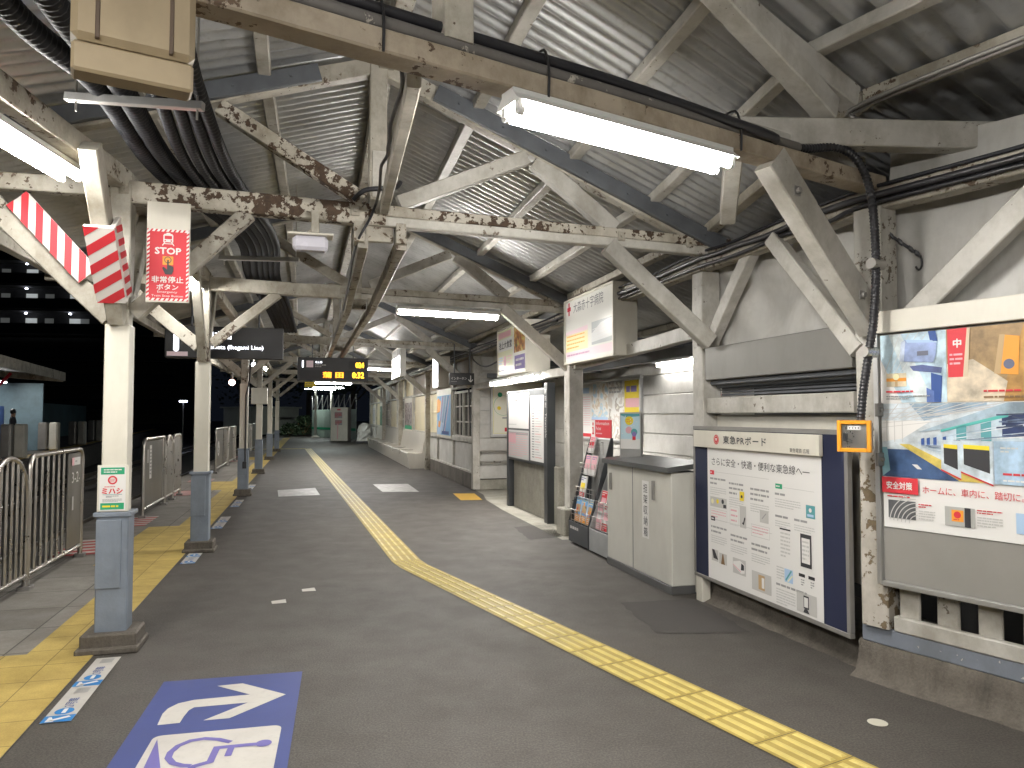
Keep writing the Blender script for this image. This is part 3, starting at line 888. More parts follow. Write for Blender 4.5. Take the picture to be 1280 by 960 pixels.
ar.fine(.55, .742, .95, .764, 1, PR, 8); ar.fine(.55, .712, .93, .733, 1, PBR, 8)
# station platform picture
py0, py1 = .285, .695
ar.rect(0, py0, 1.08, py1, pic('pale_platform', (.60,.66,.70)), 1)
ar.poly([(0,.60), (.28,.60), (.12,.50), (0,.48)], PW, 2)
ar.poly([(0,.44), (.20,.44), (.46,.285), (0,.285)], pic('platform_shadow', (.05,.10,.22)), 2)
ar.poly([(.10,.47), (.16,.47), (.56,.285), (.42,.285)], pic('platform_yellow', (.66,.52,.12)), 3)
ar.poly([(.17,.36), (.20,.36), (.225,.335), (.20,.335)], PW, 4)
ar.poly([(0,.45), (.03,.45), (.045,.32), (0,.285)], flat('platform_teal', (.22,.40,.46)), 3)
body = pic('train_body', (.52,.62,.70)); ar.poly([(.20,.48), (.38,.55), (.62,.66), (1.08,.69), (1.08,.30), (.60,.33), (.30,.43)], body, 4)
ar.poly([(.20,.535), (.38,.60), (.66,.695), (1.08,.695), (1.08,.665), (.66,.63), (.40,.565)], pic('train_roof', (.34,.44,.52)), 5)
ar.poly([(.33,.553), (.66,.64), (.66,.622), (.33,.54)], flat('train_green', (.10,.46,.42)), 6)
for x in (.225, .255, .29, .34): 
    ar.poly([(x,.50+(x-.2)*.1), (x+.018,.505+(x-.2)*.1), (x+.018,.465), (x,.465)], PDB, 6)
for x0, x1 in ((.41,.46), (.53,.58)): ar.poly([(x0,.565+(x0-.4)*.15), (x1,.58+(x0-.4)*.15), (x1,.50), (x0,.50)], PTE, 6)
ar.poly([(.63,.62), (.80,.655), (.80,.53), (.63,.52)], pic('train_window', (.02,.04,.13)), 6); ar.poly([(.80,.655), (1.08,.67), (1.08,.55), (.80,.53)], pic('train_front', (.06,.10,.22)), 6)
door = pic('gate_panel', (.58,.66,.72))
for x0, x1, sk in ((.33,.43,.0), (.43,.585,-.02)):
    ar.poly([(x0,.50), (x1,.495), (x1,.30+sk), (x0,.345+sk*.3)], door, 7)
    ar.poly([(x0+.015,.478), (x1-.015,.474), (x1-.015,.345+sk*.5), (x0+.015,.375)], PK, 8)
    ar.poly([(x0+.015,.478), (x1-.015,.474), (x1-.015,.452), (x0+.015,.458)], PY, 9)
    ar.poly([(x0,.345+sk*.3), (x1,.30+sk), (x1,.292+sk), (x0,.337+sk*.3)], PR, 9)
ar.poly([(.59,.50), (1.08,.50), (1.08,.285), (.59,.285)], pic('gate_blue', (.40,.55,.70)), 7)
ar.fine(.62, .44, .70, .475, 2, PLG, 8); ar.rect(.93, .42, 1.06, .46, PDB, 8)
ar.poly([(.24,.60), (.56,.68), (.56,.695), (.16,.695)], pic('roof_lines', (.30,.40,.50)), 2)
for k in range(9): ar.line(.02+.04*k, .60+.004*k, .10+.09*k, .694, .004, PLG, 3)
for k in range(5): ar.line(.0, .56+.025*k, .34, .60+.02*k, .003, PLG, 3)
for x in (.03, .075, .12): ar.line(x, .48, x, .60, .005, PLG, 3)
for k in range(46):
    yy = random.uniform(-.9, 1); x0_ = random.uniform(.20, .75); x1_ = min(1.08, x0_+random.uniform(.08, .35))
    f_ = lambda x: .465+yy*.22*(x-.12)
    if f_(x1_) > .69 or f_(x1_) < .50 and x1_ > .58: continue
    ar.line(x0_, f_(x0_), x1_, f_(x1_), random.uniform(.002, .006), random.choice([pic('streak_a', (.62,.70,.76)), pic('streak_b', (.16,.22,.34)), pic('streak_c', (.40,.50,.60)), pic('streak_d', (.70,.74,.76))]), 6.5)
for k in range(14):
    x_ = random.uniform(.60, 1.0); ar.line(x_, random.uniform(.56,.64), x_+.12, random.uniform(.57,.64), .008, random.choice([pic('streak_b', (.16,.22,.34)), pic('streak_e', (.05,.07,.13))]), 6.8)
ar.fine(.63, .325, 1.05, .35, 1, PR, 9); ar.fine(.63, .295, 1.0, .315, 1, PW, 9)
# lettering band
ar.rect(0, .195, .205, .283, PR, 10); ar.text('安全対策', .1, .217, .042, PW, 11, wd=.145, al='c', bold=.001)
ar.text('ホームに、車内に、踏切に。あらゆる場所で', .225, .205, .042, PR, 3, wd=.80)
ar.fine(.025, .168, .20, .184, 1, PR, 3)
ar.rect(.03, .055, .185, .155, pic('rail_dark', (.10,.105,.11)), 3)
for k in range(6): ar.ring(.20, .03, .05+.022*k, .055+.022*k, PLG, 4, 95, 175, 12)
ar.fine(.20, .125, .27, .15, 2, PR, 3); ar.fine(.20, .06, .29, .115, 4, PLG, 3)
ar.rect(.34, .05, .49, .15, flat('photo_grey', (.42,.42,.40)), 3); ar.rect(.44, .05, .47, .15, PK, 4); ar.rect(.375, .075, .435, .135, PO, 5); ar.disc(.405, .11, .018, PR, 6); ar.fine(.385, .08, .425, .09, 1, PR, 6)
ar.fine(.50, .125, .62, .15, 2, PR, 3); ar.fine(.50, .06, .62, .115, 4, PLG, 3)
ar.rect(.68, .05, .83, .15, PLB, 3); ar.fine(.84, .06, .98, .15, 5, PG, 3)
ar.build('printing', PO_)

# ================================================================ display board with the white poster
B0 = V((1.53, 6.17, 0)); Rb = -A1
def WB(x, z, off=0): return B0+Rb*x-U1*off+Z*z
t = thing('display_board', 'navy display board in an aluminium frame beside the worn post', 'display board', WB(0, .2), math.atan2(Rb.y, Rb.x))
BW, z0, z1 = 1.83, .20, 1.43
mb = MB(); mb.box(WB(BW/2, (z0+z1)/2), (BW-.03, .03, z1-z0-.03), X=Rb, b=.002); mb.build('felt_panel', NAVY, t)
for c, sz in ((WB(.014, (z0+z1)/2), (.03, .036, z1-z0-.06)), (WB(BW-.014, (z0+z1)/2), (.03, .036, z1-z0-.06)), (WB(BW/2, z0+.014), (BW, .036, .03)), (WB(BW/2, z1-.014), (BW, .036, .03))):
    mb = MB(); mb.box(c, sz, X=Rb, b=.003); mb.build('frame', GREYPLATE, t)
mb = MB(); mb.beam(WB(.06, .0, -.03), WB(.06, z0, -.03), .08, .10, side=U1); mb.build('leg', OFFW, t)
mb = MB(); mb.box(WB(.84, 1.33, .034), (1.56, .03, .135), X=Rb, b=.003); mb.build('title_strip', OFFW, t)
ar = Art(WB(.06, 1.2625, .0495), Rb, Z)
ar.ring(.36, .068, .030, .038, PR); ar.disc(.36, .068, .026, PR); ar.poly([(.345,.078), (.375,.078), (.36,.052)], PW, 2)
ar.text('東急PRボード', .46, .040, .06, PK, 1, wd=.55, sp=1.12, bold=.0012)
ar.text('東急電鉄 広報', 1.27, .012, .030, PK, 1, wd=.20); ar.build('title_lettering', t)
t2 = thing('white_poster', 'white printed poster of railway improvements on the navy display board', 'poster', WB(.23, .23), math.atan2(Rb.y, Rb.x))
pw, ph = 1.37, 1.035
mb = MB(); mb.box(WB(.23+pw/2, .23+ph/2, .0175), (pw, .002, ph), X=Rb, b=.0005); mb.build('paper', PW, t2)
ar = Art(WB(.23, .23, .0195), Rb, Z)
X_ = lambda f: f*pw
Y_ = lambda f: (1-f)*ph
ar.text('さらに安全・快適・便利な東急線へ―', X_(.05), Y_(.135), .062, PK, 1, wd=.87*pw)
def tagbox(x, y, m, wd=.045): ar.rect(X_(x), Y_(y+.022), X_(x+wd), Y_(y-.01), m, 1); ar.fine(X_(x+.006), Y_(y+.016), X_(x+wd-.006), Y_(y-.004), 1, PW, 2)
tagbox(.03, .185, PR); tagbox(.655, .215, PGR, .055); tagbox(.035, .535, PK)
ar.rect(X_(.08), Y_(.186), X_(.60), Y_(.183), PLG); ar.rect(X_(.72), Y_(.226), X_(.95), Y_(.223), PLG); ar.rect(X_(.08), Y_(.546), X_(.62), Y_(.543), PLG)
def block(x0, x1, y, n, head=2):
    ar.fine(X_(x0), Y_(y+.035*head), X_(x1), Y_(y), head, PG, 1, .5)
    ar.fine(X_(x0), Y_(y+.035*head+.018*n), X_(x1), Y_(y+.035*head+.008), n, PLG, 1, .5)
photo_g = flat('photo_pale', (.52,.51,.49))
block(.03, .20, .22, 4); block(.23, .37, .235, 4, 3); block(.435, .60, .25, 4, 3)
ar.rect(X_(.03), Y_(.45), X_(.205), Y_(.375), photo_g, 1); ar.disc(X_(.055), Y_(.41), .02, PLY, 2); ar.disc(X_(.11), Y_(.405), .018, PY, 2); ar.disc(X_(.165), Y_(.40), .018, PK, 2); ar.rect(X_(.17),Y_(.445),X_(.20),Y_(.42),PK,2)
ar.poly([(X_(.335),Y_(.365)), (X_(.375),Y_(.365)), (X_(.38),Y_(.30)), (X_(.335),Y_(.30))], PY, 2); ar.disc(X_(.357), Y_(.335), .012, PK, 3)
ar.rect(X_(.335), Y_(.555), X_(.395), Y_(.40), photo_g, 2); ar.line(X_(.37), Y_(.53), X_(.385), Y_(.48), .014, PK, 3); ar.line(X_(.36),Y_(.52),X_(.375),Y_(.53),.012,PK,3)
ar.rect(X_(.52), Y_(.485), X_(.595), Y_(.40), photo_g, 2); ar.line(X_(.54), Y_(.46), X_(.575), Y_(.42), .008, PG, 3)
for x0, x1, ya, yb in ((.03,.205,.465,.545), (.235,.32,.42,.55), (.44,.60,.51,.59)):
    ar.fine(X_(x0+.01), Y_(yb-.012), X_(x1-.01), Y_(ya+.008), 3, PPK, 1, .4)
    for a in ((x0,ya,x1,ya+.003), (x0,yb,x1,yb+.003)): ar.rect(X_(a[0]),Y_(a[3]),X_(a[2]),Y_(a[1]),PLG,1)
    for x in (x0, x1): ar.rect(X_(x),Y_(yb),X_(x+.002),Y_(ya),PLG,1)
block(.035, .20, .585, 4); block(.24, .40, .61, 4); block(.44, .60, .63, 4)
ar.rect(X_(.04), Y_(.86), X_(.11), Y_(.775), photo_g, 1); ar.poly([(X_(.045),Y_(.775)), (X_(.07),Y_(.775)), (X_(.11),Y_(.845)), (X_(.06),Y_(.84))], PK, 2)
ar.rect(X_(.12), Y_(.865), X_(.20), Y_(.785), photo_g, 1); ar.poly([(X_(.14),Y_(.865)), (X_(.155),Y_(.79)), (X_(.165),Y_(.79)), (X_(.18),Y_(.865))], PBR, 2)
ar.rect(X_(.26), Y_(.895), X_(.385), Y_(.785), photo_g, 1); ar.poly([(X_(.265),Y_(.815)), (X_(.33),Y_(.795)), (X_(.375),Y_(.815)), (X_(.375),Y_(.875)), (X_(.34),Y_(.885)), (X_(.265),Y_(.84))], PW, 2)
ar.poly([(X_(.345),Y_(.81)), (X_(.37),Y_(.82)), (X_(.37),Y_(.855)), (X_(.34),Y_(.86))], PK, 3); ar.line(X_(.265), Y_(.835), X_(.34), Y_(.872), .007, PPK, 3)
ar.rect(X_(.44), Y_(.96), X_(.61), Y_(.83), photo_g, 1); ar.rect(X_(.50), Y_(.945), X_(.555), Y_(.845), PTN, 2); ar.rect(X_(.53), Y_(.93), X_(.552), Y_(.86), PW, 3)
block(.65, .85, .255, 4, 1); ar.poly([(X_(.89),Y_(.39)), (X_(.955),Y_(.39)), (X_(.955),Y_(.31)), (X_(.89),Y_(.31))], PTE, 2); ar.disc(X_(.922), Y_(.34), .014, PW, 3); ar.rect(X_(.90),Y_(.38),X_(.945),Y_(.365),PLB,3)
block(.65, .77, .40, 3, 1); block(.80, .95, .40, 3, 1)
ar.rect(X_(.685), Y_(.50), X_(.77), Y_(.49), PK, 1); ar.fine(X_(.69), Y_(.68), X_(.765), Y_(.51), 7, PLG, 1)
ar.rect(X_(.845), Y_(.70), X_(.925), Y_(.495), PK, 2); ar.rect(X_(.855), Y_(.675), X_(.915), Y_(.52), PW, 3); ar.fine(X_(.86), Y_(.66), X_(.91), Y_(.53), 5, PLG, 4)
ar.fine(X_(.655), Y_(.83), X_(.715), Y_(.74), 5, PLG, 1); ar.rect(X_(.72), Y_(.83), X_(.785), Y_(.745), PLB, 2); ar.line(X_(.73), Y_(.82), X_(.775), Y_(.75), .012, PTE, 3); ar.line(X_(.745), Y_(.825), X_(.782), Y_(.78), .010, PLY, 3)
for x in (.83, .90): ar.rect(X_(x), Y_(.765), X_(x+.045), Y_(.745), PK, 2); ar.fine(X_(x+.015), Y_(.82), X_(x+.04), Y_(.775), 3, PG, 2)
block(.65, .92, .845, 0, 1); ar.fine(X_(.65), Y_(.99), X_(.80), Y_(.885), 6, PLG, 1)
ar.rect(X_(.81), Y_(1-.008-.0), X_(.955), Y_(.875), photo_g, 1) if False else ar.rect(X_(.81), Y_(.985), X_(.955), Y_(.86), photo_g, 1)
ar.rect(X_(.862), Y_(.955), X_(.90), Y_(.875), PK, 2); ar.rect(X_(.867), Y_(.945), X_(.895), Y_(.885), PW, 3); ar.poly([(X_(.87),Y_(.955)), (X_(.89),Y_(.955)), (X_(.905),Y_(.98)), (X_(.86),Y_(.98))], PK, 3)
ar.build('printing', t2)

# ================================================================ orange button box on the worn post
c = D(1071, 545, 4.14)
t = thing('button_box', 'orange framed steel button box fixed to the worn white post', 'box', c-Z*.08, math.atan2(U0.y, U0.x))
FN = V((-.62, -.785, 0)).normalized()
FX = V((-FN.y, FN.x, 0)).normalized()
if FX.dot(U0) < 0: FX = -FX
mb = MB(); mb.box(c, (.150, .10, .150), X=FX, b=.004); mb.build('housing', GREYPLATE, t)
mb = MB(); fc = c+FN*.056
for dx, dz, sx, sz in ((-.077,0,.022,.176), (.077,0,.022,.176), (0,.077,.132,.022), (0,-.077,.132,.022)): mb.box(fc+FX*dx+Z*dz, (sx, .03, sz), X=FX, b=.003)
mb.build('orange_surround', ORANGE, t)
mb = MB(); mb.box(fc-FN*.006, (.134, .012, .134), X=FX, b=.002); mb.build('door', STEEL, t)
mb = MB(); mb.box(fc+FN*.006-FX*.045-Z*.005, (.022, .014, .045), X=FX, b=.005); mb.build('latch', BLACK, t)
ar = Art(fc+FN*.0015-FX*.034+Z*.035, FX, Z); ar.rect(0, 0, .068, .022, PW); 
for k in range(4): ar.disc(.012+.015*k, .011, .004, PK, 2)
ar.build('sticker', t)
# black hose down to it
hp = [D(920,170,3.74), D(945,180,3.83), D(975,183,3.95), D(1010,186,4.02), D(1045,184,4.06), D(1068,196,4.08), D(1083,222,4.08), D(1091,260,4.09), D(1095,330,4.10), D(1092,400,4.10), D(1086,440,4.10), D(1079,490,4.10), D(1076,526,4.10), D(1076,534,4.10)]
def smooth(pts, n=6):
    out = []
    for i in range(len(pts)-1):
        a, b_, c_, d_ = pts[max(i-1,0)], pts[i], pts[i+1], pts[min(i+2, len(pts)-1)]
        for k in range(n):
            t_ = k/n
            out.append(.5*((2*b_)+(c_-a)*t_+(2*a-5*b_+4*c_-d_)*t_*t_+(3*b_-a-3*c_+d_)*t_**3))
    return out+[pts[-1]]
t = thing('cable_hose', 'black corrugated hose running down the post into the orange box', 'hose', R0+Z*1.4)
mb = MB(); mb.tube(smooth(hp), .0245, 10, ring=.0045); mb.build('hose', CABLE, t)
mb = MB()
for i in (8, 10):
    mb.tube([hp[i]-U0*.05-A0*.0, hp[i]+U0*.06], .031, 10); mb.box(hp[i]+U0*.07+A0*.02, (.05, .012, .02), X=U0, b=.002); mb.cut()
mb.each('clamp', STEEL, t)

# ================================================================ shutter box, beam, bar between the posts
SH = lambda q, z, off=0: WR(off, q, z)
t = thing('shutter_box', 'grey steel shutter housing between two white posts', 'shutter', SH(-4.2, 1.81), 0)
q0, q1 = -3.40, -5.13
mb = MB(); mb.box(SH((q0+q1)/2, 1.945, .0), (q0-q1, .15, .27), X=-A1, b=.006); mb.build('housing', pbr('shutter_grey', (.20,.195,.18), .5, .3, var=.08, sc=2, dirt=.2), t)
mb = MB(); mb.box(SH((q0+q1)/2, 1.79, -.0), (q0-q1, .05, .035), X=-A1); mb.tube([SH(q0, 1.775, .05), SH(q1, 1.775, .05)], .03, 10); mb.build('guide', DKSTEEL, t)
mb = MB()
for z in (1.74, 1.715, 1.69): mb.box(SH((q0+q1)/2, z, .09), (q0-q1, .02, .018), X=-A1, b=.003)
mb.build('slat', DKSTEEL, t)
t = thing('rail_panel', 'white timber rail and pale panel above the navy display board', 'panel', SH(-4.2, 1.2), 0)
mb = MB(); mb.beam(SH(q0, 1.60, -.02), SH(q1, 1.60, -.02), .09, .13, side=U1); mb.build('rail', WHITE, t)
mb = MB(); mb.box(SH((q0+q1)/2, 1.0, .05), (q0-q1, .03, 1.05), X=-A1, b=.003); mb.build('pale_panel', OFFW, t)
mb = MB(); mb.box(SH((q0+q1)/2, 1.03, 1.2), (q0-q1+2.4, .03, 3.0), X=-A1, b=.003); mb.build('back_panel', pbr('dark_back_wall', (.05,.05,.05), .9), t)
# white tarpaulins hung behind the posts
def tarp(name, label, p0, p1, z0, z1, N, seed):
    random.seed(seed)
    t = thing(name, label, 'tarpaulin', lerp(p0, p1, .5)+Z*z0, 0, 'white tarpaulins under the eaves')
    mb = MB(); nx, nz = 60, 24; vs = []
    ph = [random.uniform(0, 6) for _ in range(6)]
    for i in range(nx+1):
        for k in range(nz+1):
            f, g = i/nx, k/nz
            o = .05*math.sin(f*9+ph[0]+g*3)+.035*math.sin(f*17+ph[1]-g*6)+.025*math.sin(g*9+ph[2]+f*5)+.018*math.sin(f*31+g*11+ph[4])+.03*g*(1-g)*math.sin(f*3+ph[3])
            vs.append(lerp(p0, p1, f)+Z*(z0+(z1-z0)*g-.02*math.sin(f*9)*(1-g))+N*o)
    mb.add(vs, [[i*(nz+1)+k, i*(nz+1)+k+1, (i+1)*(nz+1)+k+1, (i+1)*(nz+1)+k] for i in range(nx) for k in range(nz)], 0, True)
    mb.build('sheet', TARP, t, normals=False)
tarp('tarpaulin', 'white tarpaulin hanging above the grey shutter box', WR(.16, -3.15), WR(.16, -5.2), 1.9, 2.95, U1, 3)
tarp('tarpaulin', 'white tarpaulin hanging behind the large notice board', W0(.17, .0), W0(.17, -4.6), 1.6, 3.15, U0, 5)
random.seed(21)

# ================================================================ stretcher cabinet
t = thing('stretcher_cabinet', 'grey metal cabinet with a dark sloping lid and a vertical label', 'cabinet', WR(-.16, -2.5), math.atan2(Rb.y, Rb.x))
q0, q1 = -1.80, -3.20
cq = (q0+q1)/2
CABM = pbr('cabinet_grey', (.60, .59, .54), .42, .1, var=.05, sc=2, dirt=.15)
mb = MB(); mb.box(WR(-.14, cq, .55), (q0-q1, .30, .96), X=Rb, b=.006); mb.build('body', CABM, t)
mb = MB(); mb.box(WR(-.15, cq, .035), (q0-q1+.004, .30, .07), X=Rb, b=.004); mb.build('plinth', pbr('plinth_dark', (.10,.10,.10), .5), t)
mb = MB()
a_ = [WR(-.34, q0+.03, 1.03), WR(.04, q0+.03, 1.075), WR(.04, q1-.03, 1.075), WR(-.34, q1-.03, 1.03)]
mb.prism(a_, Z, .045); mb.build('lid', pbr('lid_grey', (.13,.135,.135), .35, .4), t)
for k, q in enumerate((q0-.10, q1+.33)):
    mb = MB(); mb.box(WR(-.298, q, .85), (.035, .02, .17), X=Rb, b=.003); mb.build('hinge', GREYPLATE, t)
mb = MB(); mb.box(WR(-.291, q0-.62, .55), (.006, .004, .95), X=Rb, b=.001); mb.build('door_seam', DKSTEEL, t)
ar = Art(WR(-.2915, q0-.83, .40), Rb, Z); ar.rect(0, 0, .14, .52, PW); ar.vtext('担架収納箱', .07, .50, .088, PK, 2); ar.vtext('担架収納箱', .0715, .501, .088, PK, 2.3); ar.build('label_plate', t)

# ================================================================ brochure racks
def rack(label, q0, q1, m, top, tiers, hdr=None):
    t = thing('brochure_rack', label, 'brochure rack', WR(-.1, (q0+q1)/2), math.atan2(Rb.y, Rb.x), 'brochure racks beside the cabinet')
    Wd = q0-q1
    for q in (q0-.008, q1+.008):
        mb = MB()
        mb.prism([WR(-.25, q-.006, .02), WR(.02, q-.006, .02), WR(.06, q-.006, top), WR(.03, q-.006, top), WR(-.25, q-.006, .27)], A1, .012); mb.build('side_panel', m, t)
    mb = MB(); mb.box(WR(-.243, (q0+q1)/2, .145), (Wd-.03, .014, .24), X=Rb, b=.003); mb.build('front_panel', m, t)
    mb = MB(); mb.prism([WR(.02, q0-.016, .03), WR(.02, q1+.016, .03), WR(.06, q1+.016, top-.03), WR(.06, q0-.016, top-.03)], U1, .012); mb.build('back_panel', pbr('rack_grey', (.42,.42,.41), .5), t)
    # wire tiers with brochures
    for k, (z, items, hh) in enumerate(tiers):
        f = (z-.20)/(top-.2); s = -.21+.23*f
        mb = MB()
        for zz in (.03, .10, .15): mb.tube([WR(s-.03, q0-.02, z+zz), WR(s-.03, q1+.02, z+zz)], .0035, 5)
        for j in range(6): 
            qq = q0-.03-(Wd-.06)*j/5; mb.tube([WR(s-.03, qq, z), WR(s-.03, qq, z+.15)], .003, 5)
        mb.build('wire_tier', STEEL, t)
        n = len(items); wq = (Wd-.06)/max(3, n)
        for j, cols in enumerate(items):
            if cols is None: continue
            qq = q0-.03-wq*(j+.5)
            ln = WR(s+.05, qq, z+hh)-WR(s, qq, z); Uv = ln.normalized()
            b = thing('brochure', cols[0], 'brochure', WR(s, qq, z+.01), 0, 'brochures in the racks')
            mb = MB(); N = Rb.cross(Uv)
            mb.box(WR(s, qq, z+.01)+Uv*hh/2-N*.008, (wq*.90, .016, hh), X=Rb, Y=N, Zv=Uv, b=.002); mb.build('paper_stack', PW, b)
            ar = Art(WR(s, qq, z+.01)-Rb*wq*.43, Rb, Uv, .001)
            c = cols[1:]; wv = wq*.86
            ar.rect(0, hh*.02, wv, hh*.985, c[0]); ar.rect(0, hh*.02, wv, hh*.30, c[1], 2); ar.rect(wv*.1, hh*.42, wv*.9, hh*.70, c[2], 2); ar.fine(wv*.08, hh*.78, wv*.92, hh*.95, 2, c[3], 2); ar.fine(wv*.1, hh*.06, wv*.9, hh*.26, 3, PW, 3)
            if len(c) > 4: 
                for g in range(8): ar.disc(random.uniform(.15,.85)*wv, random.uniform(.3,.75)*hh, wv*random.uniform(.06,.13), random.choice([PO, PTN, PBR, PR]), 4, 8)
            ar.build('cover', b)
    if hdr:
        mb = MB(); mb.box(WR(.045, (q0+q1)/2, top+.10), (Wd*.95, .015, .21), X=Rb, b=.003); mb.build('header_board', PR, t)
        ar = Art(WR(.0365, q0-.02, top), Rb, Z); ar.rect(0, 0, .13, .20, PW, 1); ar.disc(.065, .155, .022, PR, 2); ar.rect(.05, .03, .085, .12, PR, 2); ar.rect(.035,.1,.085,.12,PR,2); ar.rect(.035,.03,.1,.05,PR,2)
        ar.text('Information', .16, .145, .040, PW, 2, wd=Wd-.24); ar.text('Pocket', .16, .085, .040, PW, 2); ar.fine(.16, .03, Wd-.1, .06, 1, PPK, 2); ar.build('header_lettering', t)
    return t
rk = pbr('rack_charcoal', (.055, .06, .065), .45); rl = pbr('rack_silver', (.40, .41, .41), .4, .3)
fol = ('sightseeing leaflet with a blue sky and orange crowd in the dark rack', PB, PO, PTN, PLY, 1)
pk_ = ('pink and white timetable leaflet on the third tier of the dark rack', PPK, PW, PPK, PPU)
r1 = rack('dark brochure rack with a red information header', -.50, -1.14, rk, 1.26,
     [(.25, [('first orange sightseeing leaflet in the bottom tier', PB, PO, PTN, PLY, 1), ('second orange sightseeing leaflet in the bottom tier', PB, PO, PTN, PLY, 1), ('third orange sightseeing leaflet beside the rack side', PB, PO, PTN, PLY, 1)], .30),
      (.52, [('white leaflet with a red foot in the second tier', PW, PR, PY, PDB), None, None], .27),
      (.80, [('pink striped leaflet at the end of the third tier', PPK, PW, PPK, PPU), ('pink striped leaflet in the middle of the third tier', PPK, PW, PPK, PPU), None], .24),
      (1.06, [('single red and white leaflet in the top tier', PPK, PW, PR, PR), None, None], .20)], hdr=True)
ar = Art(WR(-.2515, -.56, .17), Rb, Z); ar.fine(0, 0, .44, .05, 1, PLG, 1, .8); ar.build('front_lettering', r1)
rack('silver brochure rack with pink leaflets touching the cabinet', -1.17, -1.76, rl, 1.02,
     [(.25, [('pale pink magazine in the silver rack', PPK, PPK, PLG, PG), ('white leaflet with red panels in the silver rack', PW, PR, PPK, PR), None], .30),
      (.42, [('red topped leaflet behind the pink magazine', PR, PR, PPK, PW), ('grey folder behind the red panelled leaflet', PG, PG, PG, PLG), None], .26)])
# small poster stand on the cabinet
c = WR(-.12, -2.02, 1.08)
FN = (-U1*.75-A1*.66).normalized(); FX = V((-FN.y, FN.x, 0)); FX = FX if FX.dot(U1) > 0 else -FX
t = thing('poster_stand', 'small silver stand with a pale blue balloon poster on the cabinet lid', 'poster stand', c, 0)
mb = MB(); mb.box(c+Z*.235, (.235, .045, .47), X=FX, b=.004); mb.build('frame', ALU, t)
ar = Art(c+FN*.0235-FX*.105+Z*.10, FX, Z); ar.rect(0, 0, .21, .355, PCY); ar.rect(0, 0, .21, .10, PW, 2); ar.disc(.095, .285, .045, PY, 2); ar.fine(.065,.265,.125,.305,2,PO,3); ar.disc(.09, .19, .035, PPK, 3); ar.disc(.15, .17, .035, PTE, 4); ar.rect(.13, .09, .165, .14, PR, 3); ar.disc(.15, .15, .025, PPU, 5); ar.poly([(.0,.34),(.06,.32),(.21,.33),(.21,.355),(0,.355)], PTE, 2)
for g in range(9): ar.disc(random.uniform(.02,.19), random.uniform(.06,.33), .006, PW, 4, 8)
ar.build('poster_print', t)

# ================================================================ lightboxes over the wall side
LBM = None
def litmat(name, col, st):
    m, nt, b = newmat(name)
    b.inputs['Base Color'].default_value = (*col, 1); b.inputs['Roughness'].default_value = .25
    b.inputs['Emission Color'].default_value = (*col, 1); b.inputs['Emission Strength'].default_value = st
    return m
def lightbox(label, p0, X, Wd, Ht, Dp, mface, extra=None):
    t = thing('sign_box', label, 'sign box', p0, math.atan2(X.y, X.x), 'advert boxes above the wall side')
    N = X.cross(Z)     # towards the viewer of the face
    mb = MB(); mb.box(p0+X*Wd/2+Z*Ht/2-N*(Dp/2+.012), (Wd-.006, Dp, Ht-.006), X=X, b=.006); mb.build('housing', OFFW, t)
    for c, sz in ((p0+X*.012+Z*Ht/2, (.026, .026, Ht-.052)), (p0+X*(Wd-.012)+Z*Ht/2, (.026, .026, Ht-.052)), (p0+X*Wd/2+Z*.012, (Wd, .026, .026)), (p0+X*Wd/2+Z*(Ht-.012), (Wd, .026, .026))):
        mb = MB(); mb.box(c, sz, X=X, b=.003); mb.build('frame', OFFW, t)
    mb = MB(); mb.box(p0+X*Wd/2+Z*Ht/2-N*.008, (Wd-.05, .008, Ht-.05), X=X, b=.001); mb.build('lit_panel', mface, t)
    ar = Art(p0-N*.002, X, Z)
    if extra: extra(ar, Wd, Ht); ar.build('printing', t)
    return t
def hosp(ar, w_, h):
    cr = litmat('lit_red', (.50,.05,.08), .10); ly = litmat('lit_pale_yellow', (.75,.70,.42), .10); pk2 = litmat('lit_pink', (.74,.58,.62), .10); gy = litmat('lit_grey', (.42,.44,.45), .10); ik = flat('sign_ink', (.10,.10,.12))
    ar.rect(.14, .60, .185, .76, cr); ar.rect(.10, .655, .225, .705, cr); ar.fine(.11, .50, .22, .55, 2, PLG, 1)
    ar.text('大森赤十字病院', .32, .61, .13, ik, 1, wd=.95)
    ar.rect(.05, .06, w_-.05, .15, pk2, 1); ar.rect(.05, .15, .80, .40, ly, 1); ar.poly([(.05,.36), (.80,.36), (.80,.42), (.05,.40)], pk2, 2)
    ar.fine(.09, .17, .70, .36, 4, PO, 3, .35); ar.fine(.09, .08, w_-.2, .13, 1, flat('mauve', (.42,.25,.36)), 3)
    ar.rect(.92, .17, w_-.06, .43, gy, 1); ar.poly([(.92,.30), (1.2,.40), (w_-.06,.42), (w_-.06,.22), (.92,.2)], litmat('lit_building', (.62,.63,.63), .10), 2)
    for k in range(4): ar.line(.95, .22+.04*k, w_-.08, .25+.045*k, .008, PLG, 3)
p0 = WR(-.17, -.15, 2.15)
lightbox('lit white hospital sign box with a red cross, nearest of the row', p0, -A1, 1.57, .80, .26, litmat('lit_white_panel', (.66,.65,.61), .12), hosp)
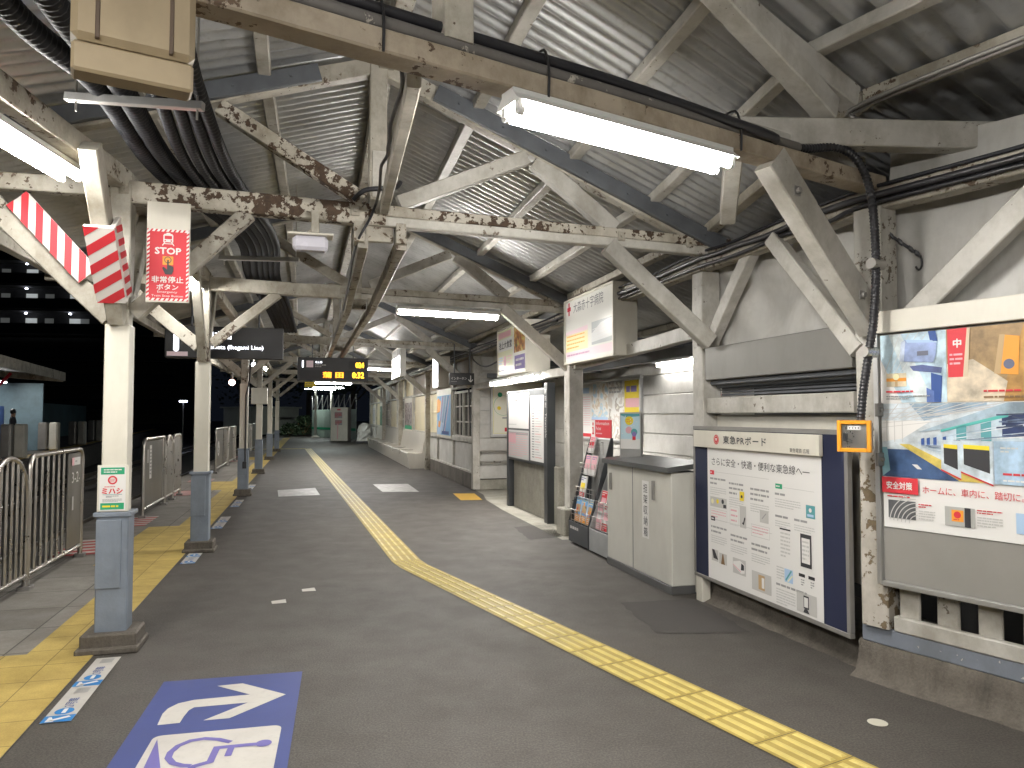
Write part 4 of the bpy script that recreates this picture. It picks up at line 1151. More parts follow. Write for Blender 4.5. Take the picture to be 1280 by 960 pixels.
def diner(ar, w_, h):
    ly = litmat('lit_lemon', (.74,.74,.50), .10); ik = PK
    ar.rect(.03, .03, w_*.55, h-.03, ly); ar.rect(w_*.55, .03, w_-.03, h-.03, litmat('lit_pale2', (.74,.72,.66), .10))
    ar.rect(.05, .64, w_*.5, .74, PPK, 2); ar.rect(.04, .42, w_*.54, .62, litmat('lit_white2', (.76,.76,.73), .10), 2)
    ar.text('池上大食堂', w_*.29, .46, .12, ik, 3, wd=.82, al='c', bold=.003)
    ar.disc(w_*.28, .25, .09, PPK, 3); ar.fine(.08, .20, w_*.2, .34, 3, PLB, 3); ar.fine(w_*.37, .20, w_*.52, .34, 3, PPK, 3); ar.fine(.08, .07, w_*.5, .14, 1, PG, 3)
    ar.rect(w_*.60, .34, w_*.95, h-.06, photo('food', [(.10,.14,.05), (.35,.13,.04), (.55,.24,.06), (.60,.55,.15), (.30,.08,.03)], 9, 2.), 3)
    ar.rect(w_*.62, .07, w_*.95, .29, PPU, 3); ar.fine(w_*.66, .10, w_*.91, .26, 2, PW, 4)
lightbox('diner sign box with yellow and violet panels beyond the red cross sign', WR(-.17, 3.30, 2.16), -A1, 1.75, .80, .36, litmat('lit_white_panel2', (.66,.65,.58), .12), diner)
WHB = litmat('bright_lit_panel', (.95,.96,1.), 5.)
def toilet(ar, w_, h):
    ar.rect(.02, h*.70, w_-.02, h-.02, PG); ar.disc(w_*.5, h*.91, .05, PW, 2); ar.rect(w_*.5-.05, h*.76, w_*.5+.05, h*.86, PW, 2)
for lab, px, py0, py1, d, wd_ in (('dazzling white lit sign box on the window wall side', 541, 448, 486, 17.2, .8), ('dazzling lit pictogram sign hanging beyond the departure board', 490, 440, 475, 19.5, 1.9)):
    b0 = D(px, py1, d); hh = (py1-py0)/FPX*d
    lightbox(lab, b0, -A1, wd_, hh, .25 if px > 500 else .12, WHB, toilet if px < 500 else None)

# ================================================================ timetable board and low wall
t = thing('timetable_board', 'black framed timetable board on two legs against a low concrete wall', 'timetable', WR(0, 2.1), 0)
qa, qb = 3.15, 1.08
FB = pbr('charcoal_frame', (.035, .038, .04), .4)
mb = MB(); mb.box(WR(.0, (qa+qb)/2, 1.35), (qa-qb, .08, 1.12), X=Rb, b=.004); mb.build('board', FB, t)
for q, wd_, zt in ((qa-.05, .10, 1.9), (qb-.07, .15, 1.98)):
    mb = MB(); mb.box(WR(.01, q, zt/2), (wd_, .12, zt), X=Rb, b=.004); mb.build('leg', FB, t)
ar = Art(WR(-.042, qa, .79), Rb, Z)
WW = qa-qb
ar.rect(.06, .52, WW*.62, 1.08, PW); ar.rect(.06, .04, WW*.62, .49, PLG); ar.rect(WW*.66, .05, WW-.04, 1.02, PW)
ar.fine(.45, .95, .75, .99, 1, PK, 2); ar.fine(.12, .56, WW*.6, .60, 1, PLG, 2); ar.fine(.10, .07, WW*.58, .46, 11, PPK, 2, .35); ar.rect(.08,.42,WW*.6,.46,PG,2); ar.rect(.10,.28,.55,.44,PPK,2)
for k in range(22): 
    y = .10+.038*k; ar.rect(WW*.70, y, WW*.76, y+.018, PG, 2); ar.fine(WW*.78, y, WW*.96, y+.02, 1, PG if k % 3 else PR, 2, .4)
ar.build('timetable_sheets', t)
LPst = WR(-.055, qb+.005, 0)
ar = Art(WR(-.051, qb-.0, 0), Rb, Z)
ar.vtext('時刻表', .07, 1.90, .085, PW, 1)
# vertical English lettering, turned a quarter
vs, fs, x0, x1, y0, y1 = glyphs('Timetable'); k = .075/(y1-y0)
ar.mb.add([ar.P(.045+(b_-y0)*k, 1.55-(a-x0)*k*.8, 2) for a, b_ in vs], fs, ar.mi(PW)); ar.build('side_lettering', t)
t = thing('low_concrete_wall', 'low concrete wall behind the legs of the timetable board', 'wall', WR(.1, 2), 0)
mb = MB(); mb.box(WR(.11, 2.0, .40), (2.5, .12, .80), X=Rb, b=.01); mb.build('wall_body', CONC2, t)

# ================================================================ station house: siding walls round the recess, long window wall
H = thing('station_house', 'white weatherboarded station house with a long window wall', 'building', WR(1, 6), 0)
def siding_wall(p0, p1, z0, z1, N, name='siding_wall', m=SIDING, pitch=.29):
    mb = MB(); d = (p1-p0); L = d.length; X = d.normalized(); n = max(1, round((z1-z0)/pitch)); h = (z1-z0)/n
    for k in range(n):
        c = lerp(p0, p1, .5)+Z*(z0+h*(k+.5))
        mb.box(c+N*(.003*(k % 2)), (L, .03, h-.012), X=X, b=.006)
    mb.box(lerp(p0, p1, .5)+Z*(z0+z1)/2-N*.03, (L, .02, z1-z0), X=X)
    return mb.build(name, m, H)
siding_wall(WR(1.6, 5.8), WR(1.6, -8.0), .12, 2.95, -U1)
siding_wall(WR(.05, 5.8), WR(1.6, 5.8), .22, 3.0, -A1)
mb = MB(); mb.box(WR(.80, 5.77, .11), (1.6, .06, .20), X=U1, b=.004); mb.box(WR(1.58, 2.5, .06), (6.6, .05, .12), X=Rb, b=.004); mb.build('skirting', CONC2, H)
mb = MB()
for z in (2.30, 2.42): mb.box(WR(.80, 5.70, z), (1.6, .05, .05), X=U1)
for k in range(6): mb.box(WR(.1+.28*k, 5.72, 2.62), (.04, .03, .5), X=U1)
mb.build('batten', WHITE, H)
# lintels over the recess
mb = MB(); mb.beam(WR(.02, -.09, 2.165), WR(.02, -3.2, 2.255), .10, .13, side=U1); mb.beam(WR(.02, 5.7, 2.10), WR(.02, .10, 2.10), .10, .12, side=U1); mb.build('lintel', WHITE, H)
mb = MB(); mb.beam(WR(.7, 5.7, 2.22), WR(.7, -3.2, 2.22), .12, .12, side=U1); mb.beam(WR(1.2, 5.7, 2.35), WR(1.2, -3.2, 2.35), .10, .10, side=U1)
for k in range(8): mb.beam(WR(.1, 5.2-1.15*k, 2.30), WR(1.55, 5.2-1.15*k, 2.30), .07, .09, side=A1)
mb.build('ceiling_joist', DKSTEEL, H)
# hand rails on the end wall
for z in (.79, .575):
    mb = MB(); mb.tube([WR(.06, 5.68, z), WR(1.5, 5.68, z)], .019, 10)
    for s_ in (.10, 1.40): mb.tube([WR(s_, 5.68, z-.05), WR(s_, 5.78, z-.05)], .02, 8); mb.tube([WR(s_, 5.68, z-.06), WR(s_, 5.68, z)], .012, 8)
    mb.build('hand_rail', STEEL, H)
# notice case on the end wall, poster case in the recess
def case(label, p0, X, Wd, Ht, posters):
    N = X.cross(Z)
    t = thing('poster_case', label, 'poster case', p0, 0)
    mb = MB(); mb.box(p0+X*Wd/2+Z*Ht/2-N*.02, (Wd, .03, Ht), X=X, b=.002); mb.build('back_panel', PW, t)
    for c, sz in ((p0+X*.02+Z*Ht/2, (.045, .06, Ht-.09)), (p0+X*(Wd-.02)+Z*Ht/2, (.045, .06, Ht-.09)), (p0+X*Wd/2+Z*.02, (Wd, .06, .045)), (p0+X*Wd/2+Z*(Ht-.02), (Wd, .06, .045))):
        mb = MB(); mb.box(c, sz, X=X, b=.006); mb.build('frame', ALU, t)
    for nm, lab, x0, x1, fn in posters:
        pt = thing('poster', lab, 'poster', p0+X*x0+Z*.06, 0)
        mb = MB(); mb.box(p0+X*(x0+x1)/2+Z*Ht/2-N*.002, (x1-x0, .003, Ht-.13), X=X, b=.0005); mb.build('paper', PW, pt)
        ar = Art(p0+X*x0+Z*.065+N*.0005, X, Z); fn(ar, x1-x0, Ht-.13); ar.build('printing', pt)
    return t
def f_notice(ar, w_, h):
    ar.rect(0, 0, w_, h, PLY); ar.rect(.02, .02, w_-.02, h-.02, flat('ivory', (.80,.78,.66)), 2); ar.disc(.15, h*.76, .05, PGR, 3); ar.disc(.13, h*.50, .04, PY, 3); ar.disc(.55, h*.72, .10, PCY, 3); ar.fine(.2, h*.28, .8, h*.34, 1, PG, 3); ar.rect(.25, .05, .40, .13, PR, 3); ar.fine(.50, .07, .9, .11, 1, PK, 3); ar.ring(.22, h*.55, .2, .205, PGR, 3)
case('cream notice case on the end wall beside the timetable', WR(.30, 5.76, 1.07), U1, 1.15, 1.19, [('n', 'pale cream notice with small green marks in the end wall case', .05, 1.10, f_notice)])
def f_map(ar, w_, h): ar.rect(0, 0, w_, h, photo('map', [(.72,.70,.62), (.62,.52,.40), (.74,.73,.70), (.45,.60,.70), (.66,.60,.50)], 5, 4.)); ar.rect(0, 0, w_, .35, PLB, 2); ar.fine(.05, .05, w_-.05, .3, 6, PW, 3)
def f_white(ar, w_, h): ar.rect(0, 0, w_, h, PW); ar.rect(0, 0, w_, .06, PR, 2); ar.fine(.05, .15, w_-.05, h-.2, 14, PPK, 2, .3); ar.rect(.1,h-.15,w_-.1,h-.05,PLB,2)
def f_grey(ar, w_, h): ar.rect(0, 0, w_, h, photo('grey', [(.70,.69,.67), (.60,.55,.50), (.75,.74,.72), (.42,.38,.34), (.70,.68,.60)], 4, 9.)); ar.fine(.05, h-.2, w_-.05, h-.06, 2, PG, 2)
def f_yellow(ar, w_, h): ar.rect(0, 0, w_, h, PY); ar.text('ハルモ', w_*.5, h-.19, .11, PPU, 2, wd=w_*.7, al='c', bold=.004) if False else ar.fine(w_*.12, h-.2, w_*.88, h-.07, 1, PPU, 2, .9); ar.rect(.03, h-.42, w_-.03, h-.28, PPK, 2); ar.rect(.04, .10, w_-.10, h-.5, photo('figures', [(.72,.70,.66), (.40,.36,.30), (.70,.66,.58), (.30,.30,.33), (.75,.72,.66)], 8, 3.), 2)
case('wide aluminium poster case with four posters in the recess', WR(1.56, 4.35, 1.07), Rb, 3.07, 1.06,
     [('a', 'white poster with red foot in the recess case, left of the map', .30, 1.00, f_white), ('b', 'pastel map poster in the recess case', 1.02, 1.75, f_map), ('c', 'washed out white and grey poster in the recess case', 1.77, 2.42, f_grey), ('d', 'bright yellow poster at the right end of the recess case', 2.44, 3.01, f_yellow)])

# ---- long window wall along the platform (s = 0 of the wall row, q from 5.8)
def WW_(q, z, off=0): return WR(off, 5.8+q, z)
QE = 27.5
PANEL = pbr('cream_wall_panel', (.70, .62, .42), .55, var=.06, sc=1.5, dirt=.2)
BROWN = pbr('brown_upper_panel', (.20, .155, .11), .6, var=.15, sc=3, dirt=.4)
mb = MB(); mb.box(WW_(QE/2, .16, .03), (QE, .18, .32), X=A1, b=.01); mb.build('plinth', CONC, H)
mb = MB()
qs = [.12, 2.33, 4.55, 6.6, 9.2, 11.5, 14.0, 16.5, 19.0, 21.0, 23.2, 25.3, QE]
for a, b_ in zip(qs, qs[1:]): mb.box(WW_((a+b_)/2, .62, .03), (b_-a-.03, .03, .60), X=A1, b=.003); mb.cut()
mb.each('wainscot_panel', SIDING, H)
mb = MB()
for q in qs: mb.beam(WW_(q, .30), WW_(q, 2.85), .08, .075, side=A1)
for z in (.95, 1.0, 2.12): mb.beam(WW_(.05, z+.02, .0), WW_(QE, z+.02, .0), .09, .06, side=U1)
for a, b_ in ((.05, QE),): mb.beam(WW_(a, .33, -.01), WW_(b_, .33, -.01), .06, .06, side=U1)
mb.beam(WW_(.05, 2.86), WW_(QE, 2.86), .12, .09, side=U1)
mb.build('wall_frame', WHITE, H)
# openings
def window(qa, qb, z0, z1, nx=2, nz=3):
    mb = MB(); n2 = 2 if qb-qa > 1.2 else 1
    mb.box(WW_((qa+qb)/2, z0+.02, .02), (qb-qa, .06, .05), X=A1); mb.box(WW_((qa+qb)/2, z1-.02, .02), (qb-qa, .06, .05), X=A1)
    for k in range(n2+1): mb.box(WW_(qa+(qb-qa)*k/n2, (z0+z1)/2, .02), (.06, .06, z1-z0-.09), X=A1)
    f = mb.build('window', WHITE, H)
    mb = MB()
    for k in range(n2):
        a, b_ = qa+(qb-qa)*k/n2, qa+(qb-qa)*(k+1)/n2
        for i in range(1, nx): mb.box(WW_(a+(b_-a)*i/nx, (z0+z1)/2, .025), (.035, .035, z1-z0-.09), X=A1, b=.002)
        for i in range(1, nz): mb.box(WW_((a+b_)/2, z0+(z1-z0)*i/nz, .029), (b_-a-.06, .030, .035), X=A1, b=.002)
    mb.build('muntin', WHITE, f)
    mb = MB(); mb.box(WW_((qa+qb)/2, (z0+z1)/2, .055), (qb-qa, .006, z1-z0), X=A1, b=.001); mb.build('pane', GLASS, f)
window(.34, 2.25, 1.03, 2.06); window(11.55, 13.9, 1.03, 2.08); window(16.6, 18.9, 1.03, 2.08)
mb = MB()
for a, b_ in ((2.36, 4.52), (4.58, 6.57), (6.63, 9.17), (9.23, 11.47), (14.03, 16.47), (19.03, 20.97), (21.03, 23.17), (23.23, 25.27), (25.33, QE)):
    mb.box(WW_((a+b_)/2, 1.56, .035), (b_-a, .03, 1.08), X=A1, b=.003); mb.cut()
mb.each('wall_panel', PANEL, H)
mb = MB()
for a, b_ in ((4.58, 6.57), (6.63, 9.17), (14.03, 16.47), (19.03, 20.97)): mb.box(WW_((a+b_)/2, 1.60, .01), (b_-a, .03, .05), X=A1, b=.003); mb.cut()
mb.each('panel_batten', PANEL, H)
mb = MB(); mb2 = MB()
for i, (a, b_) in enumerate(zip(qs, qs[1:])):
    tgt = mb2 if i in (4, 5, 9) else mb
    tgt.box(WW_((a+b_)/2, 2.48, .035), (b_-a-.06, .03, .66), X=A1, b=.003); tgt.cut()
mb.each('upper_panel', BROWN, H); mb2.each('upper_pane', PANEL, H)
# posters on the window wall
def wposter(label, qa, qb, z0, z1, fr, fn):
    X = Rb; p0 = WW_(qb, z0, -.055); Wd = qb-qa; Ht = z1-z0
    t = thing('framed_poster', label, 'poster', p0, 0, 'framed posters on the window wall')
    mb = MB(); mb.box(p0+X*Wd/2+Z*Ht/2+U1*.012, (Wd, .022, Ht), X=X, b=.003); mb.build('frame', fr, t)
    ar = Art(p0+X*.05+Z*.06, X, Z); fn(ar, Wd-.10, Ht-.22); ar.build('printing', t)
def f_rail(ar, w_, h):
    ar.rect(0, 0, w_, h, PB); ar.poly([(0,h*.55), (w_*.25,h*.6), (w_*.30,h*.85), (w_*.1,h*.95), (0,h*.9)], PO, 2)
    for k in range(7): ar.line(w_*.1+w_*.08*k, h*.02+k*.01, w_*.35+w_*.1*k, h*.98, .05, [PW, PR, PLG, PG, PW, PDB, PPK][k], 3+k*.3)
    ar.poly([(0,0), (w_*.3,0), (w_*.5,h*.3), (w_*.2,h*.35)], PLB, 6); ar.rect(w_*.4, .02, w_*.9, .1, PDB, 7); ar.poly([(w_*.1,h*.2),(w_*.25,h*.18),(w_*.3,h*.33),(w_*.12,h*.36)], PO, 7)
wposter('blue poster with orange and white streaks beside the lattice window', 2.45, 4.45, .97, 2.17, OFFW, f_rail)
def f_green(ar, w_, h): ar.rect(0, 0, w_, h, photo('green', [(.02,.10,.05), (.03,.16,.08), (.02,.08,.04), (.30,.36,.30)], 3, 1.))
wposter('dark green poster farthest along the window wall', 19.1, 20.9, .98, 2.10, OFFW, f_green)
def f_dark(ar, w_, h): ar.rect(0, 0, w_, h, photo('dark', [(.16,.12,.11), (.35,.30,.28), (.10,.07,.08), (.55,.50,.48)], 4, 6.)); ar.rect(0, 0, w_, h*.14, PGR, 2)
wposter('dark photo poster with a green foot left of the bench end', 9.35, 11.3, .99, 2.10, OFFW, f_dark)
def f_listing(ar, w_, h): ar.rect(0, 0, w_, h, PLG); ar.fine(.1, .1, w_-.1, h-.1, 9, PG, 2)
wposter('pale listing sheet above the far end of the bench', 23.4, 25.1, 1.05, 2.05, OFFW, f_listing)

# ================================================================ long bench
t = thing('long_bench', 'long continuous pale grey bench against the window wall', 'bench', WW_(13.5, 0, -.3), 0)
BEN = pbr('bench_beige', (.54, .51, .45), .35, var=.05, sc=1.2, dirt=.2)
qa, qb = 6.3, 21.5
prof = [(-.52, 0.0), (-.60, .43), (-.585, .455), (-.30, .43), (-.17, .44), (-.07, 1.0), (-.04, 1.0), (-.04, 0)]
mb = MB(); n = len(prof)
for k, q in enumerate((qa, qb)): mb.v += [WW_(q, z, s_) for s_, z in prof]
f = [[i, (i+1) % n, n+(i+1) % n, n+i] for i in range(n)]+[list(range(n)), list(range(n, 2*n))[::-1]]
mb.f = f; mb.m = [0]*len(f); mb.sm = [False]*len(f); mb.build('bench_body', BEN, t)
mb = MB()
for k in range(1, 8): mb.box(WW_(qa+(qb-qa)*k/8, .40, -.30), (.008, .62, .13), X=A1, b=.001)
mb.build('joint_cover', pbr('joint', (.38,.36,.32), .5), t)
# covered thing, vending machine
c = WW_(25.6, 0, -.45)
t = thing('wrapped_bundle', 'bundle wrapped in white plastic on a dark base beside the bench', 'bundle', c, 0)
mb = MB(); bm_pts = []
nz, na = 9, 14; vs = []
for i in range(nz):
    z = .14+.95*i/(nz-1); rr = .40*(1-.35*(i/(nz-1))**3)*(1 if i < nz-1 else .5)
    for k in range(na):
        a = 2*math.pi*k/na; r = rr*random.uniform(.85, 1.1); vs.append(c+V((math.cos(a)*r, math.sin(a)*r, z+random.uniform(-.02,.02))))
mb.add(vs, [[i*na+k, i*na+(k+1) % na, (i+1)*na+(k+1) % na, (i+1)*na+k] for i in range(nz-1) for k in range(na)]+[[(nz-1)*na+k for k in range(na)]], 0, False)
mb.build('plastic_wrap', TARP, t)
mb = MB(); mb.box(c+Z*.07, (.85, .85, .14), X=U1, b=.02); mb.build('base', pbr('dark_base', (.04,.04,.045), .6), t)
c = D(426, 552, 43); c.z = 0
t = thing('vending_machine', 'white vending machine with lit drink rows at the end of the platform', 'vending machine', c, 0)
X = (U1*.95-A1*.3).normalized()
mb = MB(); mb.box(c+Z*1.0, (1.0, .8, 1.95), X=X, b=.02); mb.build('cabinet', OFFW, t)
N = V((X.y, -X.x, 0)); p = c+N*.405-X*.42+Z*.1
ar = Art(p, X, Z, .003); ar.rect(.31, .05, .37, .95, PPK); ar.rect(.15, 1.25, .60, 1.6, PG); ar.rect(.18, .85, .60, 1.15, PG)
ar.fine(.18, 1.28, .58, 1.58, 4, PR, 2); ar.fine(.2, .88, .58, 1.12, 3, PR, 2); ar.rect(.3, 1.70, .5, 1.78, PR, 2); ar.build('front_print', t)
ar = Art(c-X*.503-N*.3+Z*.8, N, Z, .003); ar.N = -X
ar.rect(0, 0, .6, 1.0, emit('lit_drinks', (.7,.85,.95), 5)); 
for i in range(3):
    for k in range(7): ar.rect(.03+.08*k, .08+.32*i, .08+.08*k, .26+.32*i, random.choice([PR, PGR, PDB, PO]), 2)
ar.build('drink_window', t)
# ================================================================ fluorescent lights
def tube_light(label, p0, p1, twin=True, hood=True, m=None, drop=.0, grp='lit fluorescent lights'):
    m = m or TUBEM
    p0, p1 = V(p0), V(p1); X = (p1-p0).normalized(); L = (p1-p0).length; c = (p0+p1)/2
    t = thing('fluorescent_light', label, 'light', c, math.atan2(X.y, X.x), grp)
    N = Z.cross(X).normalized()
    if hood:
        mb = MB()
        prof = [(-.088,.002), (-.045,.045), (-.045,.065), (.045,.065), (.045,.045), (.088,.002), (.083,.002), (.035,.035), (-.035,.035), (-.083,.002)]
        vs = []
        for e in (-L/2-.04, L/2+.04): vs += [c+X*e+N*a+Z*(b_+.03) for a, b_ in prof]
        n = len(prof)
        mb.add(vs, [[i, (i+1) % n, n+(i+1) % n, n+i] for i in range(n)])
        for e in (-L/2-.04, L/2+.04):
            pe = [c+X*e+N*a+Z*(b_+.03) for a, b_ in ((-.088,.002), (-.045,.045), (-.045,.065), (.045,.065), (.045,.045), (.088,.002))]
            mb.prism(pe, X*(1 if e > 0 else -1), .004)
        mb.build('housing', TIN, t)
    else:
        mb = MB(); mb.box(c+Z*.055, (L+.06, .135, .045), X=X, b=.006); mb.build('housing', TIN, t)
    ys = ((-.052, .052) if hood else (-.036, .036)) if twin else (0,)
    for y in ys:
        mb = MB(); mb.tube([p0+N*y, p1+N*y], .0155, 12); o = mb.build('tube', m, t)
        mb = MB()
        for q, s_ in ((p0, -1), (p1, 1)):
            mb.tube([q+N*y+X*s_*.001, q+N*y+X*s_*.028], .019, 10); mb.box(q+N*y+X*s_*.022+Z*.022, (.022, .03, .05), X=X, b=.003); mb.cut()
        mb.each('lamp_holder', TIN, t)
    return t
tube_light('big twin tube light under the nearest truss', R0-U0*2.55+A0*-.03+Z*2.75, R0-U0*1.35-A0*.03+Z*2.75)
mb = MB()
tube_light('twin tube light at the upper left over the striped boards', V((-2.56, 3.08, 2.93)), V((-2.64, 4.33, 2.93)), m=TUBED)
L = LP[1]
tube_light('wide light under the second truss in mid picture', L+U1*2.20-A1*.02+Z*2.765, L+U1*3.42-A1*.02+Z*2.735, hood=False)
tube_light('light behind the red STOP board by the second post', V((-3.20, 6.95, 2.88)), V((-3.52, 8.15, 2.88)), twin=False, m=TUBED)
L = LP[3]
tube_light('small far light right of the departure board', L+U1*2.25-A1*.06+Z*2.78, L+U1*3.50-A1*.06+Z*2.75, hood=False)
L = LP[4]; tube_light('hanging light just below the departure board', L+U1*1.45-A1*.06+Z*2.63, L+U1*2.70-A1*.06+Z*2.61, hood=False)
for i, lab in ((2, 'light along the platform edge past the third post'), (3, 'light along the platform edge near the far shed')):
    L = LP[i]; tube_light(lab, L+A1*1.4+Z*2.86, L+A1*2.65+Z*2.86, twin=False, hood=False)
tube_light('slim wall light in the recess over the cabinet', WR(1.50, .62, 2.22), WR(1.50, -.55, 2.22), twin=False, hood=False, m=TUBEW)
tube_light('glaring light over the timetable board, farther half', WR(-.12, 3.85, 2.06), WR(-.12, 2.65, 2.06), twin=True, hood=False, m=TUBED)
tube_light('glaring light over the timetable board, nearer half', WR(-.12, 2.40, 2.06), WR(-.12, 1.20, 2.06), twin=True, hood=False, m=TUBED)
tube_light('light under the roof behind the viewer', V((-1.9, -.35, 2.86)), V((-.75, -.75, 2.86)))
tube_light('second light under the roof behind the viewer', V((.55, -1.15, 2.86)), V((1.60, -.55, 2.86)))
# round lamps
def lamp(name, label, p, r, m, par=None):
    t = thing(name, label, 'lamp', p, 0)
    mb = MB(); prof = [(r*math.sin(math.pi*k/8), r*math.cos(math.pi*k/8)) for k in range(9)]; mb.lathe(p, prof, 14); mb.build('bulb', m, t)
    mb = MB(); mb.tube([p+Z*r*.8, p+Z*(r+.12)], r*.45, 8); mb.build('socket', GREYPLATE, t)
    return t
lamp('round_lamp', 'reddish glowing lamp beside the slim post', D(290, 478, 13.2), .055, emit('red_lamp', (1.0, .62, .52), 14))
lamp('round_lamp', 'small white lamp cluster right of the slim post', D(317, 456, 16), .045, emit('white_lamp', (.85, .9, 1.0), 30))
# emergency lamp hanging from the first truss, not lit
c = W1(1.22, -.10, 2.75)
t = thing('emergency_lamp', 'unlit emergency lamp with a milky lens under the peeling tie beam', 'lamp', c, ANG1)
mb = MB(); mb.box(c+Z*.03, (.31, .15, .014), X=U1, b=.003); mb.build('top_plate', SLEEVE, t)
mb = MB(); mb.box(c-Z*.03, (.24, .12, .10), X=U1, b=.025); mb.build('lens', pbr('milky_lens', (.60, .59, .66), .25, var=.02), t)
mb = MB(); mb.prism([c+Z*.037-U1*.05, c+Z*.037+U1*.06, c+Z*.13+U1*.06], A1, .02); mb.box(c+Z*.13+U1*.03, (.05, .05, .16), X=U1, b=.003); mb.build('bracket', CREAM, t)

# ================================================================ hanging signs
def hanger_rods(t, pts, z1):
    mb = MB()
    for p in pts: mb.tube([p, V((p.x, p.y, z1))], .012, 8)
    mb.build('hanger', DKSTEEL, t)
# STOP board
p0 = D(181.5, 375, 4.74); X = U1; Wd, Ht = .262, .44
t = thing('stop_board', 'red STOP board for the emergency button hanging by the nearest post', 'sign', p0, ANG1)
mb = MB(); mb.box(p0+X*Wd/2+Z*.32+A1*.012, (Wd, .02, .66), X=X, b=.002); mb.build('backing_board', OFFW, t)
ar = Art(p0, X, Z)
ar.rect(.004, .0, Wd-.004, Ht+.03, PR); b = .016
for k in range(17):
    y = (Ht+.03)*k/17
    for x0 in (.004, Wd-.004-b): ar.poly([(x0,y), (x0+b,y+.012), (x0+b,y+.026), (x0,y+.014)], PW, 2)
for k in range(9):
    x = .004+(Wd-.01)*k/9
    for y0 in (0, Ht+.03-b): ar.poly([(x,y0), (x+.016,y0), (x+.026,y0+b), (x+.010,y0+b)], PW, 2)
cx = Wd/2
ar.poly([(cx-.03,.385), (cx+.03,.385), (cx+.03,.43), (cx+.022,.44), (cx-.022,.44), (cx-.03,.43)], PW, 3); ar.rect(cx-.022, .405, cx+.022, .427, PR, 4); ar.disc(cx-.018,.394,.005,PR,4,10); ar.disc(cx+.018,.394,.005,PR,4,10)
ar.line(cx-.02,.385,cx-.035,.362,.006,PW,3); ar.line(cx+.02,.385,cx+.035,.362,.006,PW,3); ar.rect(cx-.026,.372,cx+.026,.377,PW,3); ar.rect(cx-.012,.436,cx+.012,.447,PW,3)
ar.text('STOP', cx, .306, .042, PW, 3, wd=.155, al='c', bold=.0022)
ar.rect(cx-.032, .235, cx+.032, .292, PO, 3); ar.ring(cx, .268, .016, .023, PBR, 4)
ar.poly([(cx-.004,.268), (cx+.006,.268), (cx+.006,.235), (cx+.034,.225), (cx+.034,.195), (cx+.024,.172), (cx-.014,.172), (cx-.034,.215), (cx-.024,.222), (cx-.004,.205)], PK, 5)
ar.text('非常停止', cx, .118, .042, PW, 3, wd=.19, al='c', bold=.001); ar.text('ボタン', cx, .072, .036, PW, 3, wd=.13, al='c', bold=.001)
ar.text('Emergency', cx, .047, .018, PW, 3, wd=.12, al='c'); ar.text('Train Stop Button', cx, .021, .018, PW, 3, wd=.19, al='c')
ar.build('lettering', t)
# line name board
WL = emit('lit_white_letter', (.90, .93, 1.0), 3.0); PNK = emit('lit_pink', (1.0, .10, .36), .75); OR = emit('led_orange', (1.0, .30, .02), 2.6); YL = emit('led_yellow', (1.0, .55, .03), 2.6)
p0 = D(205, 446.5, 9.05)
t = thing('line_board', 'dark lit platform board with a big white figure 1 behind the second post', 'sign', p0, ANG1)
mb = MB(); mb.box(p0+U1*.70+Z*.20+A1*.09, (1.40, .16, .40), X=U1, b=.006); mb.build('board', BLACK, t)
ar = Art(p0, U1, Z, .002); ar.text('1', .135, .092, .245, WL, 1, al='c', bold=.013); ar.rect(.03, .02, .27, .075, PNK, 1); 
ar.text('蒲田方面', .36, .24, .10, WL, 1); ar.text('for Kamata (Ikegami Line)', .36, .10, .068, WL, 1, wd=.80); ar.build('lit_lettering', t)
hanger_rods(t, [p0+U1*.3+A1*.09+Z*.4, p0+U1*1.1+A1*.09+Z*.4], 3.06)
# departure board
p0 = D(371.5, 475.5, 15.4); WD_, HD = 1.46, .49
t = thing('departure_board', 'departure board with orange dot lettering hanging in mid platform', 'departure board', p0, ANG1)
mb = MB(); mb.box(p0+U1*WD_/2+Z*HD/2+A1*.11, (WD_, .2, HD), X=U1, b=.006); mb.build('board', pbr('board_grey', (.045,.045,.05), .5), t)
ar = Art(p0, U1, Z, .002)
ar.rect(.05, .03, WD_-.05, .22, PK); ar.rect(1.05, .26, WD_-.05, .42, PK)
ar.text('1', .10, .28, .14, WL, 1, bold=.004); ar.rect(.18, .28, .32, .42, PNK, 1); ar.fine(.20,.31,.30,.39,2,PW,2)
ar.text('池上線', .36, .37, .045, WL, 1); ar.fine(.36, .28, .58, .35, 2, PLG, 1)
def led(body, x, y, h, m, wd):
    ar.text(body, x, y, h, m, 2, wd=wd, bold=.006)
led('蒲 田', .52, .065, .12, OR, .42); led('0:32', 1.13, .065, .12, YL, .24); led('024', 1.20, .285, .11, YL, .17)
ar.build('led_lettering', t)
hanger_rods(t, [p0+U1*.3+A1*.11+Z*HD, p0+U1*1.15+A1*.11+Z*HD], 3.06)
p0 = p0+U1*.16-Z*.13+A1*.1
t = thing('yellow_notice', 'small yellow notice plate under the departure board', 'sign', p0, ANG1)
mb = MB(); mb.box(p0+U1*.10+Z*.055, (.22, .012, .10), X=U1, b=.002); mb.build('plate', PY, t); ar = Art(p0-A1*.007, U1, Z); ar.fine(.01, .02, .19, .09, 2, PBR, 1); ar.build('lettering', t)
